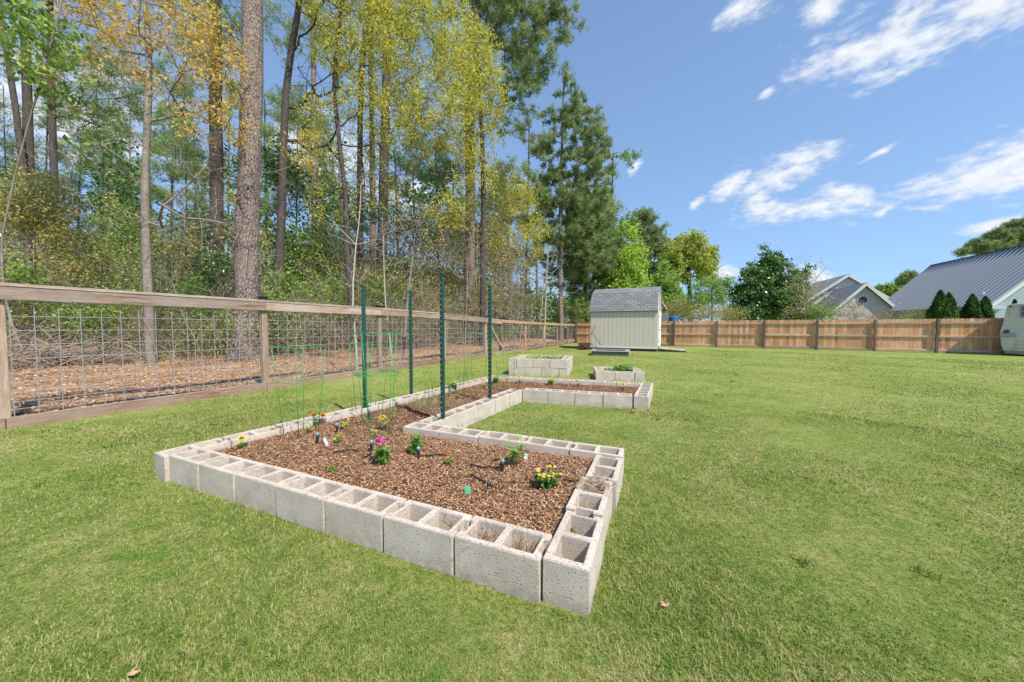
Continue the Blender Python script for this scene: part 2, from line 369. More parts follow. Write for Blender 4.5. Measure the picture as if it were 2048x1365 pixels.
# painted groove siding of the shed (grooves cut by a sharp wave across local X)
def siding(name, c, period, axis=0, dark=0.45, width=0.06, var=0.06, stain=None):
    m, t = newmat(name); oc = objco(t)
    s = t.n('ShaderNodeSeparateXYZ'); t.l(oc, s.inputs[0]); x = s.outputs[axis]
    fr = t.math('FRACT', t.math('DIVIDE', x, period))
    g = t.math('LESS_THAN', fr, width)
    n = t.noise(t.mapping(oc, scale=(3, 3, 1)), 4, 5)
    col = t.mix(n, [v*(1-var) for v in c], [v*(1+var) for v in c])
    if stain: col = t.mix(t.ramp(t.noise(t.mapping(oc, scale=(2.5, 2.5, 0.5)), 2.5, 5), [(0.5, (0,)), (0.72, (0.8,))]), col, stain)
    col = t.mix(t.math('MULTIPLY', g, dark), col, [v*0.25 for v in c])
    finish(t, col, 0.7, bump=t.math('SUBTRACT', 1.0, g), bstr=0.6, bdist=0.01, spec=0.3); return m
MAT['shedwall'] = siding('beige_grooved_siding', (0.60, 0.535, 0.455), 0.203, 0, 0.6, 0.07)
MAT['sheddoor'] = plain('white_painted_door', (0.76, 0.77, 0.78), 0.6)
MAT['lap'] = siding('pale_blue_lap_siding', (0.42, 0.52, 0.56), 0.2, 2, 0.35, 0.10)
MAT['lapbeige'] = siding('beige_lap_siding', (0.62, 0.595, 0.55), 0.2, 2, 0.3, 0.12)
MAT['camper'] = siding('camper_aluminium_skin', (0.60, 0.56, 0.50), 0.155, 2, 0.32, 0.08, 0.06, stain=(0.42, 0.36, 0.28))
# shingles
def shingle(name, c0, c1, w_=0.30, h_=0.13):
    m, t = newmat(name); oc = objco(t)
    b = t.n('ShaderNodeTexBrick'); t.l(oc, b.inputs['Vector']); b.inputs['Scale'].default_value = 1.0
    b.inputs['Brick Width'].default_value = w_; b.inputs['Row Height'].default_value = h_; b.inputs['Mortar Size'].default_value = 0.009
    b.inputs['Color1'].default_value = (*c0, 1); b.inputs['Color2'].default_value = (*c1, 1); b.inputs['Mortar'].default_value = (c0[0]*.3, c0[1]*.3, c0[2]*.3, 1)
    b.offset = 0.5
    n = t.noise(oc, 90, 3, 0.7)
    col = t.mix(t.math('MULTIPLY', n, 0.5), b.outputs['Color'], [v*0.6 for v in c0])
    finish(t, col, 0.95, bump=t.math('SUBTRACT', n, t.math('MULTIPLY', b.outputs['Fac'], 0.8)), bstr=0.5, bdist=0.006, spec=0.15); return m
MAT['shingle'] = shingle('grey_asphalt_shingle', (0.20, 0.205, 0.215), (0.30, 0.305, 0.32))
MAT['shinglebr'] = shingle('brown_grey_shingle', (0.27, 0.26, 0.26), (0.34, 0.325, 0.325), 0.5, 0.18)
MAT['metalroof'] = plain('grey_metal_roof', (0.21, 0.23, 0.265), 0.5, 0.1, 0.5, 0.05, 2)
MAT['seam'] = plain('light_roof_seam', (0.38, 0.40, 0.45), 0.5, 0.1, 0.5, 0.05, 2)
# bark
def bark(name, c0, c1, c2, sc=(9, 9, 2.2), patch=None, st=0.8, plates=0.0):
    m, t = newmat(name); p = wpos(t)
    v = t.mapping(p, scale=sc); n = t.noise(v, 2.6, 8, 0.7, 0.9); n2 = t.noise(t.mapping(p, scale=(sc[0]*3, sc[1]*3, sc[2]*2)), 2.5, 5, 0.7)
    h = t.math('ADD', t.math('MULTIPLY', n, 0.75), t.math('MULTIPLY', n2, 0.3))
    if plates:
        wv = t.n('ShaderNodeVectorMath', operation='ADD'); nn_ = t.n('ShaderNodeTexNoise'); nn_.inputs['Scale'].default_value = 9; nn_.inputs['Detail'].default_value = 5; t.l(p, nn_.inputs['Vector'])
        sc_ = t.n('ShaderNodeVectorMath', operation='SCALE'); t.l(nn_.outputs['Color'], sc_.inputs[0]); sc_.inputs['Scale'].default_value = 1.6
        t.l(t.mapping(p, scale=(sc[0]*2.2, sc[1]*2.2, sc[2]*2.2)), wv.inputs[0]); t.l(sc_.outputs[0], wv.inputs[1])
        vo = t.n('ShaderNodeTexVoronoi'); vo.feature = 'DISTANCE_TO_EDGE'; vo.inputs['Scale'].default_value = 1.0; t.l(wv.outputs[0], vo.inputs['Vector'])
        h = t.math('SUBTRACT', h, t.math('MULTIPLY', t.ramp(vo.outputs['Distance'], [(0.02, (1,)), (0.16, (0,))]), plates))
    col = t.ramp(h, [(0.30, c0), (0.47, c1), (0.68, c2)])
    if patch: col = t.mix(t.ramp(t.noise(p, 4, 5), [(0.48, (0,)), (0.66, (0.6,))]), col, patch)
    finish(t, col, 0.95, bump=h, bstr=st, bdist=0.03, spec=0.1); return m
MAT['pinebark'] = bark('pine_bark', (0.09, 0.065, 0.055), (0.29, 0.225, 0.20), (0.42, 0.36, 0.33), (8, 8, 4.5), patch=(0.27, 0.21, 0.185), plates=0.26)
MAT['darkbark'] = bark('dark_bark', (0.025, 0.02, 0.018), (0.07, 0.058, 0.052), (0.155, 0.13, 0.118), (9, 9, 2.5))
MAT['greybark'] = bark('grey_smooth_bark', (0.085, 0.065, 0.055), (0.20, 0.16, 0.135), (0.34, 0.295, 0.25), (9, 9, 7), patch=(0.33, 0.32, 0.265), st=0.5)
MAT['twig'] = bark('twig_bark', (0.14, 0.105, 0.08), (0.29, 0.225, 0.175), (0.45, 0.36, 0.285), (14, 14, 5), st=0.2)
MAT['palebark'] = bark('pale_bark', (0.25, 0.22, 0.19), (0.42, 0.38, 0.33), (0.58, 0.53, 0.47), (14, 14, 6), st=0.2)
# foliage
MAT['needle'] = leaf_mat('pine_needles', [(0.0, (0.09, 0.14, 0.05)), (0.45, (0.25, 0.34, 0.125)), (0.8, (0.42, 0.50, 0.20)), (1.0, (0.55, 0.48, 0.26))], 0.4)
MAT['needle2'] = leaf_mat('bright_pine_needles', [(0.0, (0.12, 0.20, 0.06)), (0.5, (0.32, 0.45, 0.14)), (0.85, (0.50, 0.60, 0.22)), (1.0, (0.60, 0.56, 0.26))], 0.4)
MAT['oakgold'] = leaf_mat('young_oak_leaves_orange', [(0.0, (0.40, 0.27, 0.06)), (0.5, (0.70, 0.49, 0.11)), (0.85, (0.84, 0.64, 0.21)), (1.0, (0.56, 0.54, 0.12))], 0.45)
MAT['oakyel'] = leaf_mat('young_oak_leaves_yellow', [(0.0, (0.27, 0.28, 0.045)), (0.5, (0.56, 0.53, 0.08)), (0.85, (0.76, 0.69, 0.14)), (1.0, (0.44, 0.52, 0.10))], 0.45)
MAT['oakgreen'] = leaf_mat('young_oak_leaves_green', [(0.0, (0.22, 0.28, 0.05)), (0.5, (0.44, 0.50, 0.09)), (0.85, (0.62, 0.62, 0.15)), (1.0, (0.60, 0.48, 0.16))], 0.4)
MAT['leafgreen'] = leaf_mat('spring_leaves_green', [(0.0, (0.07, 0.14, 0.03)), (0.40, (0.18, 0.31, 0.06)), (0.75, (0.36, 0.50, 0.10)), (1.0, (0.60, 0.62, 0.17))], 0.4)
MAT['leaflime'] = leaf_mat('spring_leaves_lime', [(0.0, (0.20, 0.33, 0.04)), (0.5, (0.42, 0.58, 0.08)), (1.0, (0.62, 0.72, 0.16))], 0.45)
MAT['leafpale'] = leaf_mat('spring_leaves_pale', [(0.0, (0.14, 0.26, 0.045)), (0.5, (0.28, 0.44, 0.08)), (1.0, (0.46, 0.60, 0.15))], 0.45)
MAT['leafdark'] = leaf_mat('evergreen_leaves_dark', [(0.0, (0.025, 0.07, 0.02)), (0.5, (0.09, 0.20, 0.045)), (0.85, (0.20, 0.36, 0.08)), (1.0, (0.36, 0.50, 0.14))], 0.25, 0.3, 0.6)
MAT['leafolive'] = leaf_mat('olive_leaves', [(0.0, (0.17, 0.18, 0.05)), (0.5, (0.36, 0.36, 0.10)), (0.8, (0.52, 0.47, 0.17)), (1.0, (0.58, 0.42, 0.22))], 0.4)
MAT['thuja'] = leaf_mat('arborvitae_foliage', [(0.0, (0.02, 0.05, 0.012)), (0.5, (0.055, 0.13, 0.02)), (1.0, (0.16, 0.27, 0.05))], 0.2)
MAT['budred'] = leaf_mat('reddish_buds', [(0.0, (0.20, 0.12, 0.08)), (0.5, (0.42, 0.30, 0.20)), (0.85, (0.52, 0.42, 0.28)), (1.0, (0.50, 0.48, 0.2))], 0.3)
MAT['bramble'] = leaf_mat('bramble_leaves', [(0.0, (0.06, 0.045, 0.03)), (0.5, (0.20, 0.14, 0.09)), (0.85, (0.34, 0.25, 0.15)), (1.0, (0.30, 0.34, 0.10))], 0.3)
MAT['straw'] = leaf_mat('pine_straw', [(0.0, (0.22, 0.13, 0.07)), (0.5, (0.46, 0.32, 0.19)), (1.0, (0.62, 0.50, 0.36))], 0.1)
MAT['plantgreen'] = leaf_mat('garden_plant_leaves', [(0.0, (0.05, 0.15, 0.02)), (0.5, (0.13, 0.31, 0.045)), (1.0, (0.30, 0.50, 0.09))], 0.35, 0.45, 0.4)
MAT['plantlime'] = leaf_mat('seedling_leaves', [(0.0, (0.20, 0.32, 0.03)), (0.5, (0.38, 0.50, 0.06)), (1.0, (0.55, 0.62, 0.12))], 0.35)
MAT['petalyellow'] = plain('yellow_petals', (0.95, 0.68, 0.03), 0.6, var=0.2, scale=80)
MAT['petalorange'] = plain('orange_petals', (0.90, 0.38, 0.04), 0.6, var=0.2, scale=80)
MAT['petalpink'] = plain('magenta_petals', (0.60, 0.05, 0.34), 0.6, var=0.3, scale=80)
MAT['petalpurple'] = plain('purple_petals', (0.10, 0.03, 0.16), 0.6, var=0.3, scale=80)
MAT['deadgrass'] = leaf_mat('dry_grass_stalks', [(0.0, (0.30, 0.25, 0.13)), (0.6, (0.48, 0.42, 0.26)), (1.0, (0.40, 0.50, 0.20))], 0.3)

# ------------------------------------------------------------------ ground
def bank(x): 
    s = np.clip((-4.0-np.asarray(x, float))/1.6, 0, 1); return 0.06*s*s*(3-2*s)
def fence_x(y): return -5.956+(y+0.08)*(1.056/22.85)
def grid_mesh(name, x0, x1, y0, y1, nx, ny, zf, mat):
    X, Y = np.meshgrid(np.linspace(x0, x1, nx), np.linspace(y0, y1, ny)); Z = zf(X, Y)
    V = np.stack([X, Y, Z], -1).reshape(-1, 3); i = np.arange(nx*ny).reshape(ny, nx)
    Q = np.stack([i[:-1, :-1], i[:-1, 1:], i[1:, 1:], i[1:, :-1]], -1).reshape(-1, 4)
    return mesh_np(name, V, Q, None, mat, smooth=True)
wob = lambda X, Y: 0.008*np.sin(X*1.3+Y*0.7)*np.cos(Y*1.1-X*0.4)
BX = (-3.6, 0.6, -0.4, 8.4)
def flat_in_bed(X, Y):
    d = np.maximum(np.maximum(BX[0]-X, X-BX[1]), np.maximum(BX[2]-Y, Y-BX[3])); return np.clip(d/1.0, 0, 1)
xs = np.concatenate([[-900, -300, -120, -60, -35, -20], np.linspace(-12, 14, 131), [20, 30, 45, 70, 120, 300, 900]])
ys = np.concatenate([[-900, -300, -100, -40, -15], np.linspace(-6, 24, 151), [30, 40, 60, 100, 200, 400, 1500]])
X, Y = np.meshgrid(xs, ys); Z = bank(X)+wob(X, Y)*flat_in_bed(X, Y)*(np.abs(X) < 15)*(np.abs(Y) < 25)
i = np.arange(X.size).reshape(X.shape)
Q = np.stack([i[:-1, :-1], i[:-1, 1:], i[1:, 1:], i[1:, :-1]], -1).reshape(-1, 4)
tag(link('lawn', mesh_np('lawn', np.stack([X, Y, Z], -1).reshape(-1, 3), Q, None, MAT['lawn'], smooth=True)), kind='structure')
# forest floor strip beyond the wire fence, laid over the ground, slightly hummocky
ys2 = np.linspace(-14, 70, 220); V = []; cols = np.concatenate([np.linspace(0, 6, 40), np.linspace(6.6, 45, 30)])
for y in ys2:
    x0 = (fence_x(y) if y < 22.8 else fence_x(22.8)+(y-22.8)*0.25)-0.03
    for c in cols:
        x = x0-c; z = float(bank(x))+0.035+0.10*min(1, c/2.5)+0.05*math.sin(x*1.7+y*0.9)*min(1, c)+0.03*math.sin(y*2.3-x)*min(1, c)
        V.append((x, y, z))
i = np.arange(len(V)).reshape(len(ys2), len(cols))
Q = np.stack([i[:-1, :-1], i[:-1, 1:], i[1:, 1:], i[1:, :-1]], -1).reshape(-1, 4)[:, ::-1]
tag(link('forest_floor', mesh_np('forest_floor', V, Q, None, MAT['litter'], smooth=True)), kind='structure')
def floor_z(x, y):
    c = np.maximum(0, fence_x(np.minimum(y, 22.8))-np.asarray(x))
    return bank(x)+0.035+0.10*np.minimum(1, c/2.5)+0.05*np.sin(x*1.7+y*0.9)*np.minimum(1, c)+0.03*np.sin(y*2.3-x)*np.minimum(1, c)

# ------------------------------------------------------------------ concrete blocks
BL, BW, BH = 0.390, 0.190, 0.190
def block_mesh(name, flat_lo=False, flat_hi=False):
    xs = [-BL/2, -BL/2+0.022, -BL/2+0.036, -0.017, 0.017, BL/2-0.036, BL/2-0.022, BL/2]
    ys = [-BW/2, -BW/2+0.031, -BW/2+0.05, BW/2-0.05, BW/2-0.031, BW/2]
    def solid(i, j):
        if i < 0 or j < 0 or i > 6 or j > 4: return False
        if i in (2, 4) and 1 <= j <= 3: return False
        if i == 0 and j == 2 and not flat_lo: return False
        if i == 6 and j == 2 and not flat_hi: return False
        return True
    bm = bmesh.new(); cache = {}
    def v(i, j, z):
        k = (i, j, z)
        if k not in cache:
            x, y = xs[i], ys[j]
            if z == 0 and i in (2, 3, 4, 5) and 1 <= j <= 4:        # cells taper downwards
                cxm = (xs[2]+xs[3])/2 if i < 4 else (xs[4]+xs[5])/2
                x += math.copysign(-0.006, x-cxm) if i in (2, 5) or True else 0
                if j in (1, 4): y *= 0.93
            cache[k] = bm.verts.new((x, y, -BH/2 if z == 0 else BH/2))
        return cache[k]
    for i in range(7):
        for j in range(5):
            if not solid(i, j): continue
            for z in (0, 1):
                q = [v(i, j, z), v(i+1, j, z), v(i+1, j+1, z), v(i, j+1, z)]
                bm.faces.new(q if z else q[::-1])
            if not solid(i, j-1): bm.faces.new([v(i, j, 0), v(i+1, j, 0), v(i+1, j, 1), v(i, j, 1)])
            if not solid(i, j+1): bm.faces.new([v(i+1, j+1, 0), v(i, j+1, 0), v(i, j+1, 1), v(i+1, j+1, 1)])
            if not solid(i-1, j): bm.faces.new([v(i, j+1, 0), v(i, j, 0), v(i, j, 1), v(i, j+1, 1)])
            if not solid(i+1, j): bm.faces.new([v(i+1, j, 0), v(i+1, j+1, 0), v(i+1, j+1, 1), v(i+1, j, 1)])
    bm.normal_update()
    ed = [e for e in bm.edges if len(e.link_faces) == 2 and e.calc_face_angle(0) > 0.7]
    bmesh.ops.bevel(bm, geom=ed, offset=0.0035, segments=2, affect='EDGES', clamp_overlap=True)
    me = bpy.data.meshes.new(name); bm.to_mesh(me); bm.free(); me.materials.append(MAT['concrete']); return me
BM = {k: block_mesh('cinder_block', *k) for k in ((False, False), (True, False), (False, True), (True, True))}
ORD = ['first', 'second', 'third', 'fourth', 'fifth', 'sixth', 'seventh', 'eighth', 'ninth', 'tenth', 'eleventh', 'twelfth', 'thirteenth', 'fourteenth']
def put_block(x, y, z, ang, label, group, flat=(False, False), jit=0.004):
    o = bpy.data.objects.new('cinder_block', BM[flat]); COL.objects.link(o)
    o.location = (x+random.uniform(-jit, jit), y+random.uniform(-jit, jit), z+BH/2+random.uniform(-0.002, 0.002)-0.004)
    o.rotation_euler = (random.uniform(-.006, .006), random.uniform(-.006, .006), ang+random.uniform(-.008, .008))
    return tag(o, label, 'cinder block', group)
def row(p, q, n, side, lab, z=0.0, group='blocks edging the mulch bed', flats=(False, False), shifts=None, z1=None, pitch=None):
    """n blocks whose outer top edge runs p -> q ; side = +1 puts the body to the left of the direction"""
    p = np.array(p[:2], float); q = np.array(q[:2], float); d = q-p; L = np.linalg.norm(d); d /= L
    nrm = np.array([-d[1], d[0]])*side; ang = math.atan2(d[1], d[0]); out = []
    for k in range(n):
        c = p+d*L*(k+0.5)/n+nrm*(BW/2+(shifts[k] if shifts else 0))
        fl = (flats[0] if k == 0 else False, flats[1] if k == n-1 else False)
        o = put_block(c[0], c[1], z, ang, lab(k), group, fl)
        o.scale = (min(1.03, max(0.9, L/n/(BL+0.008))), 1, 1.0)
        out.append(o)
    return out
H = 0.19
A0 = gp(1176, 1144, H); A1 = gp(1249, 896, H); Bi = gp(865, 847, H); N0 = gp(1044.6, 779.2, H); E0 = gp(1297.2, 793.7, H); T1 = gp(1306.6, 765.5, H)
Lf = gp(983, 751, H); F1 = gp(307, 904, H); F7 = gp(334, 909.5, H); Fr = gp(1078.3, 1120.5, H)
def unit(a, b): d = np.array(b[:2])-np.array(a[:2]); return d/np.linalg.norm(d)
# front row: right end butts against the side row
row(F7, Fr, 7, 1, lambda k: f'cinder block, {ORD[6-k]} from the right in the front row of the mulch bed', shifts=[0, 0, 0.0, -0.004, 0.004, 0.0, 0.006])
# right side row: nearest block is the protruding corner
row(A0, A1, 4, 1, lambda k: ['end corner block nearest the camera at the lower right of the mulch bed', 'cinder block with dead vine over it, second in the right side row of the mulch bed', 'cinder block, third from the camera in the right side row of the mulch bed', 'far corner cinder block ending the right side row of the mulch bed'][k], flats=(True, True)) if False else None
ru = unit(A0, A1); rl = np.linalg.norm(np.array(A1[:2])-np.array(A0[:2]))
e = np.array(A0[:2])+ru*(rl-BW-0.01)
row(A0, e, 3, 1, lambda k: ['corner cinder block nearest the camera at the right end of the mulch bed', 'cinder block under a dead vine, second in the right side row of the mulch bed', 'cinder block farthest along the right side row of the mulch bed'][k], flats=(True, False), shifts=[0.0, 0.012, -0.012])
# back row of the near bed (its outer edge faces the inner lawn)
bu = unit(A1, Bi); bl = np.linalg.norm(np.array(Bi[:2])-np.array(A1[:2]))
bend = np.array(Bi[:2])+bu*0.20
row(A1, bend, 5, 1, lambda k: f'cinder block, {ORD[k]} from the right in the row between near mulch and inner lawn', flats=(True, True))
# spine row facing the inner lawn
nrmB = np.array([-bu[1], bu[0]])
su = unit(Bi, N0)
row(Bi, N0, 5, 1, lambda k: f'cinder block, {ORD[k]} from the camera in the middle row facing the inner lawn', flats=(False, False))
# far arm, near wall
au = unit(N0, E0); al = np.linalg.norm(np.array(E0[:2])-np.array(N0[:2]))
ae = np.array(N0[:2])+au*(al-BW-0.01)
row(N0, ae, 4, 1, lambda k: f'cinder block, {ORD[k]} from the left in the far arm wall facing the camera')
row(E0, T1, 3, 1, lambda k: ['nearest cinder block closing the right end of the far mulch arm', 'middle cinder block closing the right end of the far mulch arm', 'farthest cinder block closing the right end of the far mulch arm'][k], flats=(True, True))
tu = unit(Lf, T1); tl = np.linalg.norm(np.array(T1[:2])-np.array(Lf[:2]))
ts = np.array(Lf[:2])+tu*0.0; te = np.array(Lf[:2])+tu*(tl-BW-0.02)
row(ts, te, 7, -1, lambda k: f'cinder block, {ORD[k]} from the left in the farthest row of the mulch bed', flats=(True, False))
lu = unit(F1, Lf); ll = np.linalg.norm(np.array(Lf[:2])-np.array(F1[:2]))
LS = np.array(F1[:2]); LE = LS+lu*(ll-BW-0.015)
row(LS, LE, 11, -1, lambda k: f'cinder block, {ORD[k]} from the camera in the long left row by the wire fence', flats=(True, False))

# tall two-course planter and the low planter
def planter(P0, P1, Dp, courses, nx, ny, what, group, zoff=0.0):
    P0 = np.array(P0[:2]); P1 = np.array(P1[:2]); u = unit(P0, P1); v = np.array([-u[1], u[0]]); ang = math.atan2(u[1], u[0])
    pitch = BL+0.008; wd = nx*pitch+BW+0.005; dp = ny*pitch+BW+0.005
    for c in range(courses):
        z = c*(BH+0.003)
        cn = ['bottom', 'top'][c] if courses > 1 else ''
        flip = c % 2 == 1
        x0 = BW+0.005 if flip else 0.0
        for k in range(nx):
            for (vy, nm) in ((BW/2, 'front'), (dp-BW/2, 'back')):
                xx = (k+0.5)*pitch+(x0 if nm == 'front' else (BW+0.005-x0))
                w2 = P0+u*xx+v*vy
                put_block(w2[0], w2[1], z, ang, f'{cn} {nm} cinder block, {ORD[k]} from the left of {what}'.strip(), group, (True, True) if nx == 1 else ((k == 0 and x0 == 0), k == nx-1))
        for k in range(ny):
            for (side, nm) in ((0, 'left'), (1, 'right')):
                vx = BW/2 if side == 0 else wd-BW/2
                left_front_full = flip
                if side == 0: y0 = 0.0 if flip else BW+0.005
                else: y0 = BW+0.005 if flip else 0.0
                w2 = P0+u*vx+v*(y0+(k+0.5)*pitch)
                put_block(w2[0], w2[1], z, ang+math.pi/2, f'{cn} {nm} side cinder block, {ORD[k]} from the front of {what}'.strip(), group, (k == 0, k == ny-1))
    return P0, u, v, wd, dp
TP = planter(gp(1017, 750), gp(1135, 754.5), 0, 2, 3, 3, 'the tall two course planter', 'blocks of the tall planter')
SP = planter(gp(1191, 761), gp(1293, 764), 0, 1, 2, 2, 'the small low planter', 'blocks of the small planter')

def poly_fill(name, poly, z, mat, kind='stuff', wob_=0.0, n=40):
    """filled sheet inside a convex quad"""
    a, b, c, d = [np.array(p[:2]) for p in poly]; V = []
    for i in range(n+1):
        for j in range(n+1):
            s, q = i/n, j/n
            p = a*(1-s)*(1-q)+b*s*(1-q)+c*s*q+d*(1-s)*q
            V.append((p[0], p[1], z+wob_*(math.sin(p[0]*9)*math.cos(p[1]*7)+0.7*math.sin(p[0]*21+p[1]*13))))
    i = np.arange(len(V)).reshape(n+1, n+1)
    Q = np.stack([i[:-1, :-1], i[1:, :-1], i[1:, 1:], i[:-1, 1:]], -1).reshape(-1, 4)
    return np.array(V), Q
# ---- mulch: three convex quads in one object plus loose chips
def inset(p, dx, dy): return np.array([p[0]+dx, p[1]+dy])
iF1 = np.array(F1[:2])+lu*0.19+np.array([0.19, 0]); iFr = np.array(Fr[:2])+np.array([0, 0.19]); iA1 = np.array(A1[:2])+bu*0.19+np.array([0, -0.19])
s_in = np.array([-su[1], su[0]])*0.19
bIn = np.array(Bi[:2])+bu*0.21+np.array([-bu[1], bu[0]])*0.19
nIn = np.array(N0[:2])+s_in
lrt = np.array([lu[1], -lu[0]])
def leftpt(tt): return np.array(F1[:2])+lu*tt+lrt*0.19
l_at_b = leftpt(1.25); l_far = leftpt(ll-0.19)
armN = np.array([-au[1], au[0]])*0.19
eIn = np.array(E0[:2])-au*0.19+armN; tIn = np.array(T1[:2])-tu*0.19-np.array([-tu[1], tu[0]])*0.19
nIn2 = np.array(N0[:2])+armN+s_in*0.9
quads3 = [(iF1, iFr, iA1, l_at_b), (l_at_b, bIn, nIn2, l_far), (nIn2, eIn, tIn, l_far)]
MZ = 0.125
Vs, Qs, off = [], [], 0
for k, qd in enumerate(quads3):
    V, Q = poly_fill('m', qd, MZ, None, wob_=0.006, n=40); V[:, 2] += (0.0, 0.001, 0.002)[k]; Vs.append(V); Qs.append(Q+off); off += len(V)
mulch_sheet = (np.concatenate(Vs), np.concatenate(Qs))
def tri_area(a, b, c): return abs((b[0]-a[0])*(c[1]-a[1])-(c[0]-a[0])*(b[1]-a[1]))/2
def sample_quad(qd, n):
    a, b, c, d = [np.array(p[:2]) for p in qd]; A1_, A2_ = tri_area(a, b, c), tri_area(a, c, d)
    s, q = rng.random(n), rng.random(n); f = s+q > 1; s[f] = 1-s[f]; q[f] = 1-q[f]
    pick = rng.random(n) < A1_/(A1_+A2_)
    p = np.where(pick[:, None], a+s[:, None]*(b-a)+q[:, None]*(c-a), a+s[:, None]*(c-a)+q[:, None]*(d-a))
    return p
def chips(P, zf, L0, L1, w0, w1, tilt=0.35, zr=0.02):
    n = len(P); an = rng.random(n)*2*np.pi; L = rng.uniform(L0, L1, n)/2; wd = rng.uniform(w0, w1, n)/2
    d = np.stack([np.cos(an), np.sin(an), rng.normal(0, tilt, n)], 1); d /= np.linalg.norm(d, axis=1)[:, None]
    s = np.stack([-np.sin(an), np.cos(an), rng.normal(0, tilt, n)], 1)
    c = np.stack([P[:, 0], P[:, 1], zf+rng.random(n)*zr], 1)
    V = np.stack([c-d*L[:, None]-s*wd[:, None]*.6, c+s*wd[:, None]-d*L[:, None]*.1, c+d*L[:, None]+s*wd[:, None]*.3, c-s*wd[:, None]+d*L[:, None]*.2], 1).reshape(-1, 3)
    Q = np.arange(4*n).reshape(n, 4); return V, Q, np.repeat(rng.random(n), 4)
Pm = np.concatenate([sample_quad(quads3[0], 55000), sample_quad(quads3[1], 15000), sample_quad(quads3[2], 9000)])
# keep chips that fell a little over the inner block edge out of it
V, Q, a = chips(Pm, MZ+0.004, 0.010, 0.040, 0.0025, 0.008, 0.3, 0.018)
mv = np.concatenate([mulch_sheet[0], V]); mq = np.concatenate([mulch_sheet[1], Q+len(mulch_sheet[0])])
me = mesh_np('bark_mulch', mv, mq, None, MAT['chip'], np.concatenate([rng.random(len(mulch_sheet[0]))*0.25, a]))
me.materials.append(MAT['mulch_base']); mi = np.zeros(len(mq), np.int32); mi[:len(mulch_sheet[1])] = 1; me.polygons.foreach_set('material_index', mi)
tag(link('bark_mulch', me), 'loose red brown bark mulch filling the block edged bed', 'mulch', kind='stuff')

# planter fillings
def fill_planter(PL, z, name, label):
    P0, u, v, wd, dp = PL; a = 0.185
    q = [P0+u*a+v*a, P0+u*(wd-a)+v*a, P0+u*(wd-a)+v*(dp-a), P0+u*a+v*(dp-a)]
    V, Q = poly_fill(name, q, z, None, wob_=0.008, n=20)
    tag(link(name, mesh_np(name, V, Q, None, MAT['soil'], smooth=True)), label, 'soil', kind='stuff'); return q
qT = fill_planter(TP, 0.27, 'soil', 'dark soil low inside the tall block planter')
qS = fill_planter(SP, 0.13, 'soil', 'dark soil inside the small low planter')
# dirt strip below the block rows, 5 mm above the lawn
mb = MB()
for (p, q, s) in ((F1, A0, 1), (A0, A1, 1), (A1, bend, 1), (Bi, N0, 1), (N0, E0, 1), (E0, T1, 1), (Lf, T1, -1), (F1, Lf, -1)):
    p = np.array(p[:2]); q = np.array(q[:2]); d = unit(p, q); nn = np.array([-d[1], d[0]])*s
    zz = 0.006+0.0015*len(mb.F)
    c = [p+nn*0.035+d*.03, q+nn*0.035-d*.03, q+nn*0.16-d*.03, p+nn*0.16+d*.03]
    if s < 0: c = c[::-1]
    mb.add([(x[0], x[1], zz) for x in c], [(0, 1, 2, 3)])
tag(mb.build('bare_soil', MAT['soil']), kind='structure')

